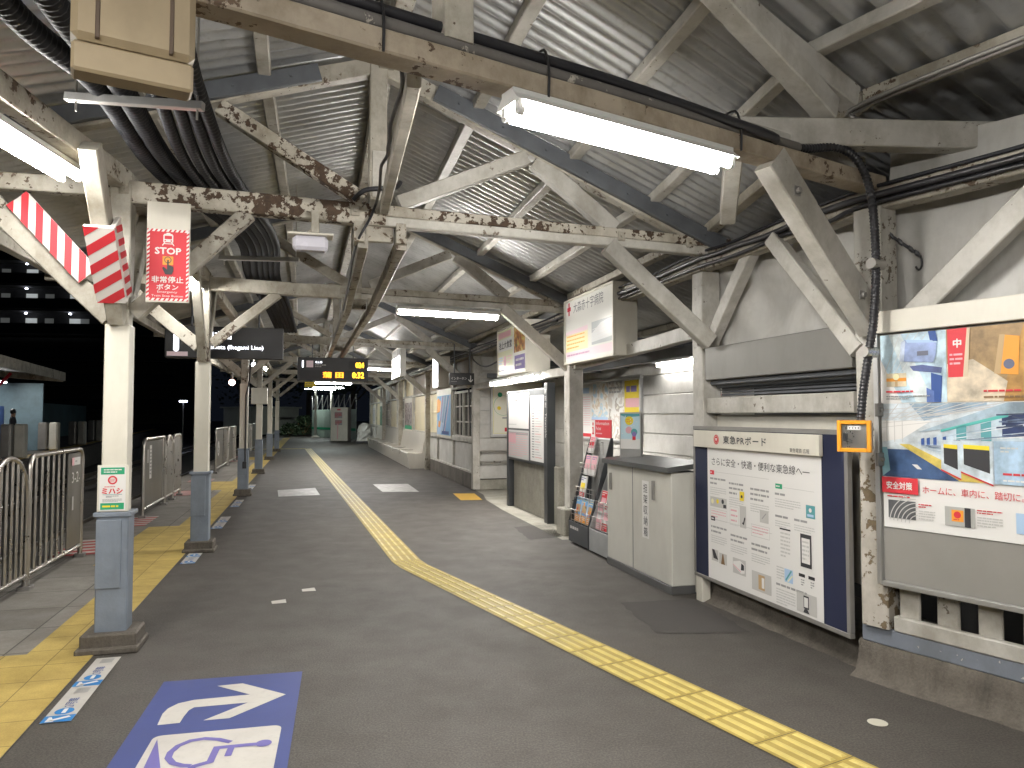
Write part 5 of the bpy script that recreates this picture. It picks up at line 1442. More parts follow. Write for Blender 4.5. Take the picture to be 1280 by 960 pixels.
# intercom sign
p0 = D(562, 481, 14.7)
t = thing('intercom_sign', 'dark hanging intercom sign with an arrow down beside the corner post', 'sign', p0, ANG1)
mb = MB(); mb.box(p0+U1*.25+Z*.12+A1*.03, (.51, .05, .24), X=U1, b=.004); mb.build('board', BLACK, t)
ar = Art(p0+A1*.004, U1, Z, .0015); ar.text('インターホン', .03, .105, .055, PW, 1, wd=.32); ar.fine(.03, .06, .18, .08, 1, PG, 1); ar.line(.43, .19, .43, .06, .016, PW, 1); ar.line(.43, .06, .385, .11, .016, PW, 1); ar.line(.43, .06, .475, .11, .016, PW, 1); ar.build('lettering', t)
hanger_rods(t, [p0+U1*.1+A1*.03+Z*.24, p0+U1*.42+A1*.03+Z*.24], 2.95)

# ================================================================ pipes, hoses, cables
KX = [(-2.06,-1.97), (-1.95,-1.78), (-1.77,-1.50), (-1.69,-1.42), (-1.62,-1.36), (-1.56,-1.30)]
TX = [-2.42, -2.31, -2.19, -2.10, -2.01, -1.92]; T2 = [-3.00, -2.92, -2.85, -2.79, -2.73, -2.67]
for k in range(6):
    big = k < 2; r = .056 if big else .036
    zz = 3.18
    pts = [V((KX[k][1]+.75, -.6, 3.30)), V((KX[k][1]+.38, 1.2, 3.24)), V((KX[k][1], 2.75, zz-.05)), V((KX[k][0], 3.60, zz-.02-(.0 if big else .02))), V((TX[k], 5.0, 3.14+r)), V((T2[k]+.42, 6.9, 3.16+r)), V((T2[k]-.12, 8.7, 3.12+r)), V((T2[k]-.75, 11.2, 3.16+r)), V((T2[k]-1.55, 14.3, 3.12+r))]
    t = tag(None or thing('flexible_conduit', '', 'conduit', V((-2, 4, 3))), group='dark flexible conduits under the left roof slope')
    t['label'] = ['thick ribbed conduit farthest left in the bundle over the steel hanger', 'thick ribbed conduit just right of the leftmost one', 'thin dark conduit next to the two thick ones', 'thin dark conduit, second of the four thin ones from the thick pair', 'thin dark conduit, third of the four thin ones from the thick pair', 'thin dark conduit nearest to the roof ridge'][k]
    mb = MB(); mb.tube(smooth(pts, 8), r, 12, ring=.009 if big else .012); mb.build('hose', HOSE, t)
# steel hangers for the conduits
def channel(label, p0, p1, zt):
    t = thing('conduit_hanger', label, 'hanger', p0, 0, 'steel hangers under the conduits')
    mb = MB(); mb.beam(p0, p1, .041, .041, j=0, c=.003); mb.build('channel', ALU, t)
    mb = MB(); d = (p1-p0).normalized()
    for q in (p0+d*.05, p1-d*.03): mb.tube([q-Z*.07, V((q.x, q.y, zt))], .006, 6); mb.cut()
    mb.each('rod', STEEL, t)
channel('bright steel hanger channel below the near conduits', D(83, 121, 3.62), D(254, 133, 3.60), 3.7)
channel('second hanger channel glimpsed past the STOP board', V((-2.85, 7.1, 3.05)), V((-2.1, 7.2, 3.05)), 3.8)
# beige cable box
c = D(168, 42, 2.12)
X = (U0*.9+U1*.1).normalized()
t = thing('cable_box', 'beige plastic cable box with two strap grooves at the top left', 'box', c, math.atan2(X.y, X.x))
BG = pbr('beige_plastic', (.34, .27, .17), .5, var=.08, sc=5, dirt=.3)
mb = MB(); mb.box(c+Z*.06, (.322, .11, .26), X=X, b=.018); mb.build('cover', BG, t)
mb = MB(); mb.box(c-Z*.115, (.316, .085, .085), X=X, b=.008); mb.build('base_tray', BG, t)
mb = MB()
for dx in (-.095, .095): mb.box(c+X*dx+Z*.05, (.012, .116, .225), X=X, b=.002)
mb.build('strap', pbr('brown_strap', (.09,.06,.04), .6), t)
mb = MB()
for dx in (-.12, .12): mb.tube([c+X*dx+Z*.19, c+X*dx+Z*.95], .008, 6)
mb.build('hanger', STEEL, t)
# painted pipe and cable along the nearest tie beam
NY = Z.cross(U0)
tb = lambda s, off, z: R0-U0*s+A0*off+Z*z
t = thing('painted_pipe', 'chipped grey pipe lying along the top of the nearest tie beam', 'pipe', tb(2, -.05, 3.0))
mb = MB(); mb.tube([tb(5.6, -.035, 2.965), tb(2.5, -.03, 2.965), tb(1.3, -.03, 2.965), tb(.75, -.03, 2.965)], .029, 12); mb.build('pipe', PIPE, t)
t = thing('black_cable', 'thick black cable strapped above the painted pipe', 'cable', tb(2, -.05, 3.1))
mb = MB(); mb.tube(smooth([tb(5.6, -.0, 3.03), tb(4, -.005, 3.03), tb(2.6, -.02, 3.025), tb(2.0, -.03, 3.02), tb(1.4, -.06, 2.985), tb(1.0, -.085, 2.95), hp[1]]), .024, 10); mb.build('jacket', CABLE, t)
mb = MB()
for s_ in (3.15, 2.42, 1.25):
    mb.tube(smooth([tb(s_, -.075, 2.84), tb(s_, -.078, 2.93), tb(s_, -.07, 2.99), tb(s_, -.04, 3.055), tb(s_, .03, 3.055)], 3), .006, 6); mb.cut()
mb.each('cable_tie', BLACK, t)
# cables along the wall plate
mbs = []
for k, (r, dz, dx, lab) in enumerate(((.022, .01, -.085, 'thicker black cable along the wall plate'), (.015, -.045, -.08, 'thin black cable along the lower edge of the wall plate'), (.012, .065, -.075, 'thin grey cable along the upper edge of the wall plate'))):
    t = thing('wall_cable', lab, 'cable', R1+Z*2.8, 0, 'cables along the wall plate')
    pts = []
    for i in range(len(RP)-2):
        n = 7
        for q in range(n): pts.append(lerp(RP[i], RP[i+1], q/n)+(U1*dx)+Z*(2.80+dz+random.uniform(-.012,.012)))
    mb = MB(); mb.tube(smooth(pts, 3), r, 8); mb.build('jacket', CABLE if k < 2 else HOSE, t)
# conduits along the near right purlin and along the far ones
for k in range(2):
    t = thing('roof_conduit', ['slim steel conduit under the purlin at the upper right', 'second slim conduit beside it at the upper right'][k], 'conduit', R0+Z*3.3, 0, 'slim conduits at the upper right')
    o = -.10-.05*k
    mb = MB(); mb.tube(smooth([W0(-.10+o*.2, .25, 3.16), W0(-.12+o*.5, .0, 3.24), W0(-.13+o, -.35, 3.30), W0(-.13+o, -3.5, 3.30)]), .0125, 8); mb.build('tube', GREYPLATE, t)
# cables along the king-post member and loops at the joint
t = thing('ridge_cable', 'thin cable winding down the white timber to the peeling tie beam joint', 'cable', K[0]+Z*3, 0)
mb = MB(); a_, b_ = V((-.44, 2.95, 2.93)), K[0]+V((-.0, -.10, 3.03))
pts = [lerp(a_, b_, k/14)+V((random.uniform(-.012,.012), 0, random.uniform(-.012,.012))) for k in range(15)]
pts += [K[0]-A1*.10+Z*2.93-U1*.06, K[0]-A1*.09+Z*2.80-U1*.13]+[lerp(K[0], K[1], f)-U1*.15+Z*(2.76+.02*math.sin(9*f)) for f in (.1, .3, .5, .7, 1.0)]
mb.tube(smooth(pts, 3), .010, 7); mb.build('jacket', CABLE, t)
t = thing('black_hose', 'short bent black hose at the foot of the nearest king post', 'hose', K[0]+Z*3, 0)
mb = MB(); mb.tube(smooth([K[0]-A1*.09-U1*.18+Z*3.06, K[0]-A1*.11-U1*.10+Z*3.13, K[0]-A1*.12+U1*.0+Z*3.15, K[0]-A1*.11+U1*.12+Z*3.17, K[0]-A1*.08+U1*.16+Z*3.22]), .018, 8); mb.build('jacket', CABLE, t)
t = thing('sagging_cable', 'black cable sagging down the corner of the station house', 'cable', R3+Z*2, 0)
mb = MB(); mb.tube(smooth([R2+V((-.2,.1,2.75)), WR(-.12, 2.2, 2.60), WR(-.12, 4.2, 2.42), WR(-.12, 5.4, 2.60), WR(-.13, 5.75, 2.85), WR(-.12, 5.9, 2.4), WR(-.10, 6.0, 1.9), WR(-.08, 5.95, 1.25)]), .014, 8); mb.build('jacket', CABLE, t)
t = thing('hook_chain', 'dark chain with an open hook by the top of the worn post', 'chain', R0+Z*2.5, 0)
mb = MB(); a_, b_ = D(1110, 292, 4.3), D(1148, 318, 4.25)
mb.tube([a_, b_], .009, 7)
for f in (.1, .4, .75, .95): mb.box(lerp(a_, b_, f), (.035, .03, .03), X=(b_-a_), b=.006)
mb.tube([b_+V((-.02*math.cos(x)+.0, 0, -.045+.045*math.sin(x))) for x in [1.2+.5*k for k in range(10)]], .006, 6); mb.build('links', CABLE, t)

# ================================================================ platform edge fence
TUBE_R = .024
def W_f(q, z, s_=-1.14): return W1(s_, q, z)
def rounded(qa, qb, zt, zb, r, n=6, r2=None):
    r2 = r if r2 is None else r2
    pts = [W_f(qa, zb)]
    pts += [W_f(qa+r-r*math.cos(t), zt-r+r*math.sin(t)) for t in [math.pi/2*k/n for k in range(n+1)]]
    pts += [W_f(qb-r2+r2*math.sin(t), zt-r2+r2*math.cos(t)) for t in [math.pi/2*k/n for k in range(n+1)]]
    pts += [W_f(qb, zb)]
    return pts
def fence_panel(label, qa, qb, arch=False, solid=None, bars=7, plate=None):
    t = thing('edge_fence', label, 'fence', W_f(qa, 0), 0, 'stainless fence panels along the platform edge')
    mb = MB(); r = (qb-qa)/2-.01 if arch else .12
    pts = rounded(qa, qb, 1.16, .02, r, 8); mb.tube(pts, TUBE_R, 10)
    mb.tube([W_f(qa, .13), W_f(qb, .13)], .02, 8); mb.build('frame', STEEL, t)
    for k in range(1, bars+1):
        q = qa+(qb-qa)*k/(bars+1); d = min(q-qa, qb-q)
        zt = 1.16 if d >= r else 1.16-r+math.sqrt(max(0, r*r-(r-d)**2))
        if plate and q > plate: continue
        if solid and solid[0]-.02 < q < solid[1]+.02: continue
        mb = MB(); mb.tube([W_f(q, .13), W_f(q, zt-.015)], .0155, 8); mb.build('bar', STEEL, t)
    mb = MB()
    for q in (qa, qb): mb.box(W_f(q, .02), (.10, .08, .04), X=U1, b=.005)
    mb.build('foot', GREYPLATE, t)
    if solid or plate:
        a, b_ = solid if solid else (plate, qb-.03)
        mb = MB(); mb.box(W_f((a+b_)/2, .64), (.012, b_-a, .97), X=U1, b=.003); mb.build('plate', pbr('dull_plate', (.19,.18,.165), .4, .6, dirt=.2), t)
    return t
# art on the plates faces the platform
def plate_art(t, q, z):
    return Art(W_f(q, z, -1.128), A1, Z, .0015)
fence_panel('arched fence panel nearest to the viewer at the left edge', -.62, .20, True, bars=6)
fence_panel('second arched fence panel from the left edge', .24, 1.06, True, bars=6)
fence_panel('arched fence panel with the bright round top beside the straight one', 1.10, 1.92, True, bars=6)
f1 = fence_panel('straight fence panel with a number plate behind the nearest post', 1.96, 3.50, bars=9, plate=3.02)
ar = plate_art(f1, 3.06, .6)
ar.rect(.05, .40, .33, .48, PLG, 1); ar.rect(.05, .40, .12, .48, PPK, 2); ar.fine(.15, .42, .30, .46, 1, PG, 2); ar.text('3-2', .06, .22, .11, PW, 1, wd=.22); ar.fine(.29, .23, .36, .27, 1, PLG, 1); ar.rect(.08, -.06, .13, .08, PLG, 1); ar.build('plate_lettering', f1)
f2 = fence_panel('plated fence panel with paper notices between the first two posts', 6.55, 8.2, bars=9, solid=(6.62, 7.95))
ar = plate_art(f2, 6.75, .5); ar.rect(-.0, .30, .10, .50, PLG, 1); ar.rect(.17, .05, .32, .56, PW, 1); ar.fine(.19, .10, .30, .52, 8, PG, 2)
ar.build('notices', f2)
fence_panel('arched fence panel beyond the plated one', 8.25, 8.95, True, bars=5)
fence_panel('straight fence panel at the end of the plated run', 9.0, 9.75, bars=5)
f3 = fence_panel('dark fence panel marked 6 seen beside the slim post', 15.2, 18.0, bars=8, solid=(15.3, 16.8))
ar = plate_art(f3, 15.5, .35); ar.text('6', .2, .15, .26, PK, 2, al='c', bold=.008); ar.disc(.2, .28, .20, PW, 1); ar.build('plate_lettering', f3)
fence_panel('distant fence panel past the panel marked 6', 18.3, 20.4, bars=8, solid=(18.4, 19.5))
fence_panel('distant fence panel second past the panel marked 6', 24.0, 27.0, bars=10, solid=(24.1, 26.0))
fence_panel('farthest fence panel of the platform edge', 27.4, 31.0, bars=10, solid=(27.5, 30.0))

# ================================================================ floor stickers and plates
def flat_thing(name, label, cat, polys, group=None, z=.004, step=.0015):
    """polys: (points, material, layer) on the floor"""
    P0 = polys[0][0]; c = sum((V(p) for p in P0), V())/len(P0)
    mb = MB(); mats = []
    for pts, m, l in polys:
        if m not in mats: mats.append(m)
        mb.add([V((p[0], p[1], z+step*l)) for p in pts], [list(range(len(pts)))], mats.index(m))
    o = mb.build(name, mats, None, loc=V((c.x, c.y, 0)), normals=False)
    return tag(o, label, cat, group)
def worn(name, col):
    m, nt, b = newmat(name); f = noise(nt, pos(nt), 26, 8, .68); g = noise(nt, pos(nt), 2.2, 6, .6)
    c = ramp(nt, g, .3, .7, (*[x*.82 for x in col], 1), (*col, 1)); c = mixc(nt, math_(nt, 'MULTIPLY', ramp(nt, f, .52, .75), .35), c, tuple(x*.55+.03 for x in col))
    nt.links.new(c, b.inputs['Base Color']); b.inputs['Roughness'].default_value = .5; bump(nt, b, noise(nt, pos(nt), 190, 3), .2, .003); return m
SBL = worn('sticker_blue', (.042, .062, .225)); SWH = worn('sticker_white', (.60, .575, .53)); SPU = worn('sticker_violet', (.15, .13, .40))
# barrier-free arrow sticker, built in its own frame: x to the wall, y away from the viewer
O = G(378, 840); Xs = (G(378, 840)-G(205, 853)).normalized(); Ys = V((-Xs.y, Xs.x, 0))
sx = (G(378, 840)-G(205, 853)).length
O = G(205, 853)
def sk(px, py):
    p = G(px, py); return p
def sp(x, y): return O+Xs*x+Ys*y
polys = [([sp(0, 0), sp(sx, 0), sp(sx, -1.18), sp(0, -1.18)], SBL, 0)]
c4 = lambda x, y: G(120+x/4.571, 840+y/4.571)
arrow = [c4(1085,133), c4(762,270), c4(612,283), c4(868,180), c4(560,208), c4(530,225), c4(500,262), c4(478,297), c4(350,310), c4(380,245), c4(410,215), c4(470,185), c4(560,165), c4(880,134), c4(692,85), c4(838,70)]
# split the arrow into convex-ish pieces
polys.append(([arrow[0], arrow[1], arrow[2], arrow[3], arrow[13], arrow[14], arrow[15]], SWH, 1))
polys.append(([arrow[3], arrow[4], arrow[12], arrow[13]], SWH, 1))
for q in ((4,5,11,12), (5,6,10,11), (6,7,9,10), (7,8,9)): polys.append(([arrow[i] for i in q], SWH, 1))
yof = lambda p: (p-O).dot(Ys); xof = lambda p: (p-O).dot(Xs)
y0 = yof(c4(700, 340)); x0, x1 = xof(c4(330, 375)), xof(c4(1062, 310)); y1 = y0-.66
polys[0] = ([sp(0, 0), sp(sx, 0), sp(sx, y1-.07), sp(0, y1-.07)], SBL, 0)
bx = []
for cx, cy, a0 in ((x0+.04,y0-.04,90), (x0+.04,y1+.04,180), (x1-.04,y1+.04,270), (x1-.04,y0-.04,0)):
    for k in range(5): bx.append(sp(cx+.04*math.cos(R_(a0+90*k/4)), cy+.04*math.sin(R_(a0+90*k/4))))
polys.append((bx, SWH, 1))
def seg(pts, wd, m=SPU, l=2):
    L_, R__ = [], []
    for i, p in enumerate(pts):
        d0_ = (p-pts[i-1]).normalized() if i else (pts[1]-p).normalized(); d1_ = (pts[i+1]-p).normalized() if i < len(pts)-1 else d0_
        n0 = V((-d0_.y, d0_.x, 0)); n1 = V((-d1_.y, d1_.x, 0)); nn = (n0+n1).normalized(); k = wd/2/max(.4, nn.dot(n0))
        L_.append(p+nn*k); R__.append(p-nn*k)
    for i in range(len(pts)-1): polys.append(([L_[i], L_[i+1], R__[i+1], R__[i]], m, l))
seg([c4(*p) for p in ((770,409), (700,393), (620,388), (540,401), (470,430), (425,468), (412,500), (438,530), (490,543), (540,545))], .030)
seg([c4(955,417), c4(850,426), c4(690,442), c4(652,522), c4(560,548), c4(520,575)], .032, l=2.3)
seg([c4(775,435), c4(752,490)], .030, l=2.6)
hc = c4(958, 416); polys.append(([hc+V((.036*math.cos(R_(t)), .036*math.sin(R_(t)), 0)) for t in range(0, 360, 20)], SPU, 2.8))
polys.append(([c4(350,392), c4(368,560), c4(270,560)], SPU, 2))
flat_thing('floor_sticker', 'blue floor sticker with a white arrow and a wheelchair symbol', 'floor sticker', polys)
# guide stickers along the yellow edge
def guide(label, q0, q1, full=True):
    w0, w1 = -.035, .105
    polys = [([W1(w0,q0), W1(w1,q0), W1(w1,q1), W1(w0,q1)], SWH, 0)]
    n = 2 if q1-q0 > .6 else 1; L = (q1-q0)/n; GB = flat('guide_blue', (.03,.20,.50)); 
    for k in range(n):
        a = q0+L*k
        polys.append(([W1(w0,a), W1(w1,a), W1(w1,a+L*.17), W1(w0,a+L*.17)], GB, 1))
        polys.append(([W1(w0+.02,a+.005), W1(w0+.06,a+.005), W1(w0+.035,a+L*.13), W1(w0+.022,a+L*.13)], PW, 2))
        polys.append(([W1(w0+.04,a+.012), W1(w1-.015,a+L*.10), W1(w1-.03,a+L*.14), W1(w0+.035,a+.03)], PW, 2))
        cc = a+L*.28; cs = (w0+w1)/2
        polys.append(([W1(cs+.045*math.cos(R_(t)), cc+.045*math.sin(R_(t))) for t in range(0,360,20)], GB, 1)); polys.append(([W1(cs-.008,cc-.03), W1(cs+.012,cc-.03), W1(cs+.012,cc+.03), W1(cs-.008,cc+.03)], PW, 2))
        vs, fs, tx0, tx1, ty0, ty1 = glyphs('2号車'); kk = .055/(ty1-ty0)
        for f in fs: polys.append(([W1(cs+.03-(vs[i][1]-ty0)*kk*1.0, a+L*.38+(vs[i][0]-tx0)*kk*.9) for i in f], PDB, 2))
        for g in range(8): 
            y = a+L*.78+L*.02*g; polys.append(([W1(cs-.03,y), W1(cs+.04,y), W1(cs+.04,y+L*.012), W1(cs-.03,y+L*.012)], PG, 2))
    return flat_thing('guide_sticker', label, 'floor sticker', polys, 'white guide stickers along the yellow edge')
qq = lambda px, py: (G(px, py)-P1).dot(A1)
guide('long white and blue guide sticker in front of the nearest post', -1.25, -.24)
guide('guide sticker in front of the second post', qq(236, 705), qq(248, 689))
guide('guide sticker just behind the second post', qq(275, 661), qq(285, 646)); guide('guide sticker in front of the slim post', qq(293, 634), qq(300, 625)); guide('guide sticker by the post with the cover box', qq(312, 612), qq(314, 606))
def rect_px(pts): return [G(*p) for p in pts]
PLT = pbr('worn_steel_cover', (.42, .41, .40), .42, .5, var=.35, sc=7)
for lab, pts in (('steel floor cover plate left of the guide path', [(347,613), (394,610), (400,619), (348,621)]), ('steel floor cover plate right of the guide path', [(466,605.5), (510,605), (524,615), (478,615)])):
    p = rect_px(pts)
    o = flat_thing('cover_plate', lab, 'cover plate', [(p, PLT, 0), ([lerp(p[i], sum(p, V())/4, .04) for i in range(4)], PLT, 1)], 'steel cover plates in the floor')
flat_thing('yellow_plate', 'orange yellow tactile plate in front of the intercom corner', 'tactile plate', [(rect_px([(566,617), (593,617), (603,625), (576,625.5)]), flat('plate_orange', (.60,.36,.05)), 0)])
c = G(1097, 904)
flat_thing('floor_disc', 'small cream metal disc set in the asphalt near the plinth', 'floor disc', [([c+V((.047*math.cos(R_(t)), .047*math.sin(R_(t)), 0)) for t in range(0,360,15)], flat('cream_disc', (.55,.53,.44)), 0)])
for lab, pts in (('white paper scrap on the asphalt, nearer of the pair', [(339,752), (357,749.5), (358,754), (340,755.5)]), ('white paper scrap on the asphalt, farther of the pair', [(377,737), (393,735), (395,739), (378,740)])):
    flat_thing('floor_mark', lab, 'floor mark', [(rect_px(pts), SWH, 0)], 'white marks on the asphalt')

# ================================================================ tracks and the platform across
rails = MB()
for off in (-2.6, -3.67, -6.4, -7.47):
    rails.beam(W1(off, -10, -.92), W1(off, 120, -.92), .07, .15, side=U1, j=0)
tag(rails.build('railway_rails', pbr('rail_steel', (.20,.17,.14), .35, .8), None), kind='structure')
def WO(s, q, z=0): return V((-16.8, 26.3, 0))+unit(-.371, .9285)*q+unit(.9285, .371)*s+Z*z
OA, OU = unit(-.371, .9285), unit(.9285, .371)
mb = MB(); mb.prism([WO(0,-22,-1.0), WO(-7,-22,-1.0), WO(-7,60,-1.0), WO(0,60,-1.0)], Z, 1.0); tag(mb.build('opposite_platform', ASPHALT), kind='structure')
ground_obj('opposite_tactile_paving', [[WO(-.9,-22,.004), WO(-.4,-22,.004), WO(-.4,60,.004), WO(-.9,60,.004)]], YTILE)
gm = pbr('gate_cream', (.46,.45,.40), .5, var=.08)
for lab, px, pyb, dd in (('gate post pair across the tracks, nearest', 16, 572, 26), ('gate post pair across the tracks, second', 60, 563, 31.8), ('gate post pair across the tracks, third', 96, 556, 38), ('gate post pair across the tracks, fourth', 119, 551, 44)):
    c = D(px, pyb, dd); c.z = 0
    t = thing('gate_post', lab, 'gate post', c, 0, 'gate posts on the opposite platform')
    for k, (dx, m) in enumerate(((-.22, GREYPLATE), (.20, gm))):
        mb = MB(); mb.box(c+V((dx, .1*k, .61)), (.36, .28, 1.2), X=V((1,.1,0)), b=.05); mb.build('cabinet', m, t)
# roof across
t = thing('opposite_shelter', 'platform shelter with a lit tube across the tracks', 'shelter', WO(-2.5, 10), 0)
e0, e1 = D(82, 470, 30), D(-60, 452, 18)
def ors(s, q, z): return WO(s, q, z)
mb = MB(); mb.prism([WO(0, -22, 3.12), WO(-5.5, -22, 3.5), WO(-5.5, 3.8, 3.5), WO(0, 3.8, 3.12)], Z, .10); mb.build('roof', pbr('roof_grey', (.16,.155,.145), .7, dirt=.3), t)
mb = MB(); mb.beam(WO(.05, -22, 3.08), WO(.05, 3.8, 3.08), .06, .34, side=OU); mb.cut(); mb.beam(WO(0, 3.85, 3.02), WO(-5.5, 3.85, 3.4), .06, .30, side=OA); mb.each('fascia', CREAM, t)
for q in (-11, -4.5, 2.0):
    mb = MB(); mb.beam(WO(-2.0, q, 0), WO(-2.0, q, 3.1), .18, .18, side=OU); mb.build('post', CREAM, t)
    for s_ in (-.7, -3.2): mb = MB(); mb.beam(WO(-2.0, q, 2.35), WO(-2.0+(.6 if s_ > -2 else -.6), q, 3.1), .1, .1, side=OA); mb.build('brace', PR, t)
mb = MB(); mb.box(WO(-3.6, 6.6, 1.45), (4.8, .15, 2.9), X=OU); mb.build('end_wall', pbr('pale_blue_wall', (.13,.20,.24), .6), t)
tube_light('lone lit tube under the shelter across the tracks', WO(-2.3, 3.9, 2.86), WO(-2.3, 5.2, 2.86), hood=False, m=TUBEF)
tube_light('second lit tube under the shelter across the tracks', WO(-2.6, -6, 2.85), WO(-2.6, -4.7, 2.85), hood=False, m=TUBEF)
c = WO(-3.1, 5.9)
t = thing('vending_machine', 'blue vending machine with lit rows across the tracks', 'vending machine', c, 0)
mb = MB(); mb.box(c+Z*.95, (1.1, .7, 1.9), X=OU, b=.02); mb.build('cabinet', PDB, t)
ar = Art(c-OA*.353-OU*.45+Z*.8, OU, Z, .003); ar.rect(0, 0, .9, .95, emit('lit_drinks', (.7,.85,.95), 5))
for i in range(3):
    for k in range(8): ar.rect(.04+.105*k, .06+.3*i, .11+.105*k, .24+.3*i, random.choice([PR, PGR, PDB, PO]), 2)
ar.build('drink_window', t)
# standing person across the tracks
def person(c, face):
    t = thing('person', 'person with short black hair in a dark coat waiting across the tracks', 'person', c, 0)
    X = face.cross(Z).normalized()
    J = {'pel': (0,0,.95,.13), 'chest': (0,.01,1.30,.15), 'neck': (0,0,1.48,.055), 'head': (0,.02,1.60,.085), 'crown': (0,.01,1.70,.075),
         'sl': (-.19,0,1.42,.06), 'el': (-.23,.02,1.15,.045), 'wl': (-.21,.10,.92,.035), 'hl': (-.20,.13,.84,.038),
         'sr': (.19,0,1.42,.06), 'er': (.23,.02,1.15,.045), 'wr': (.20,.14,.96,.035), 'hr': (.18,.18,.90,.038),
         'tl': (-.10,0,.88,.095), 'kl': (-.11,.02,.50,.06), 'al': (-.11,0,.09,.042), 'fl': (-.12,.14,.035,.04),
         'tr': (.10,0,.88,.095), 'kr': (.11,.02,.50,.06), 'ar': (.11,0,.09,.042), 'fr': (.12,.14,.035,.04)}
    E_ = [('pel','chest'), ('chest','neck'), ('neck','head'), ('head','crown'), ('chest','sl'), ('sl','el'), ('el','wl'), ('wl','hl'), ('chest','sr'), ('sr','er'), ('er','wr'), ('wr','hr'), ('pel','tl'), ('tl','kl'), ('kl','al'), ('al','fl'), ('pel','tr'), ('tr','kr'), ('kr','ar'), ('ar','fr')]
    ks = list(J); me = bpy.data.meshes.new('body')
    me.from_pydata([X*J[k][0]+face*J[k][1]+Z*J[k][2] for k in ks], [(ks.index(a), ks.index(b_)) for a, b_ in E_], [])
    o = bpy.data.objects.new('body', me); COL.objects.link(o)
    md = o.modifiers.new('skin', 'SKIN'); 
    for i, k in enumerate(ks): me.skin_vertices[0].data[i].radius = (J[k][3], J[k][3])
    me.skin_vertices[0].data[0].use_root = True
    o.modifiers.new('sub', 'SUBSURF').levels = 1
    dg = bpy.context.evaluated_depsgraph_get(); dg.update(); m2 = bpy.data.meshes.new_from_object(o.evaluated_get(dg))
    bpy.data.objects.remove(o)
    m2.materials.clear()
    for m in (pbr('dark_coat', (.03,.035,.05), .8), pbr('skin', (.45,.28,.20), .6), pbr('dark_trousers', (.02,.02,.025), .8)): m2.materials.append(m)
    for p in m2.polygons: p.material_index = 1 if p.center.z > 1.47 else (0 if p.center.z > .82 else 2); p.use_smooth = True
    m2.name = 'body'; b = bpy.data.objects.new('body', m2); COL.objects.link(b); b.parent = t
    mb = MB(); hc = c+face*.0+Z*1.66
    mb.lathe(hc, [(0,.115), (.06,.10), (.10,.05), (.108,0), (.10,-.05), (.07,-.09)], 14); mb.build('hair', pbr('black_hair', (.01,.01,.012), .5), t)
pc = D(15, 560, 29); pc.z = 0
person(pc, OU)
# wall panels and far clutter on the opposite side
t = thing('green_net_fence', 'dull blue green sheeted fence beyond the opposite platform', 'fence', WO(-6.5, 30), 0)
mb = MB(); mb.box(WO(-4.6, 24, 1.1), (.1, 34, 2.4), X=OU); mb.build('sheets', pbr('blue_green_sheet', (.10,.17,.17), .7, var=.2, sc=.6), t)

# ================================================================ apartment block in the dark
Bc = V((-58, 86, -1.1)); BX = unit(1, .12); BY = V((-BX.y, BX.x, 0))
t = thing('apartment_block', 'dark apartment block with lit gallery doors behind the tracks', 'building', Bc, 0)
bw = pbr('block_wall', (.07,.068,.06), .9); bd = pbr('block_parapet', (.022,.025,.03), .9)
mb = MB(); mb.box(Bc+Z*11+BY*6, (36, 10, 24), X=BX); mb.build('wall', bw, t)
lamps = emit('gallery_lamp', (.75, .8, 1.0), 14); doorm = emit('lit_door', (.72, .76, .72), .28); doord = emit('dim_door', (.5, .52, .48), .07)
mb = MB(); mbp = MB(); md_, ms = MB(), MB(); ml = MB()
for f in range(8):
    z = .4+2.92*f
    mb.box(Bc+Z*(z+2.75)-BY*.3, (36, 2.2, .18), X=BX); mbp.box(Bc+Z*(z+.60)-BY*1.4, (36, .12, 1.2), X=BX)
mb.build('gallery_floor', bw, t); mbp.build('parapet', bd, t)
for f in range(4, 7):
    z = .4+2.92*f
    for k, (dx, kind) in enumerate(((1.0,1), (3.0,2), (5.9,1), (7.0,2), (-4.0,1), (-1.9,2))):
        if f == 6 and k in (2, 3): continue
        b_ = MB(); b_.box(Bc+BX*dx-BY*.0+Z*(z+1.25)+BY*.95, (1.25 if kind == 1 else .95, .1, 1.6), X=BX); b_.build('door', doorm if kind == 1 else doord, t)
    for dx in (.9, 5.8, -4.1):
        if f == 6 and dx > 5: continue
        b_ = MB(); b_.lathe(Bc+BX*dx-BY*.1+Z*(z+2.5), [(.0,.12), (.14,.05), (.14,-.05), (0,-.1)], 10); b_.build('gallery_lamp', lamps, t)
# ================================================================ far end of the platform
gl = pbr('pale_green_hoarding', (.45,.56,.50), .6, var=.08)
t = thing('hoarding', 'pale green hoarding with a bright green band at the platform end', 'hoarding', D(405, 548, 50), 0)
a_, b_ = D(390, 549, 52), D(445, 546, 46); a_.z = b_.z = 0
mb = MB(); 
n = 7
for k in range(n): p, q = lerp(a_, b_, k/n), lerp(a_, b_, (k+1)/n); mb.box((p+q)/2+Z*.95, ((q-p).length-.02, .06, 1.9), X=(q-p)); 
mb.build('panel', gl, t)
mb = MB(); d = (b_-a_).normalized(); nrm = V((d.y, -d.x, 0)); mb.box((a_+b_)/2+nrm*.036+Z*.62, ((b_-a_).length, .01, .16), X=d); mb.build('green_band', PGR, t)
mb = MB()
for k in range(9): 
    p = lerp(a_, b_, k/8)+Z*1.9; mb.tube([p, p+Z*.95], .03, 6)
    if k < 8: mb.tube([p, lerp(a_, b_, (k+1)/8)+Z*2.85], .03, 6)
mb.build('lattice', ALU, t)
t = thing('shed', 'pale low shed with a small awning beyond the platform end', 'shed', D(350, 545, 60), 0)
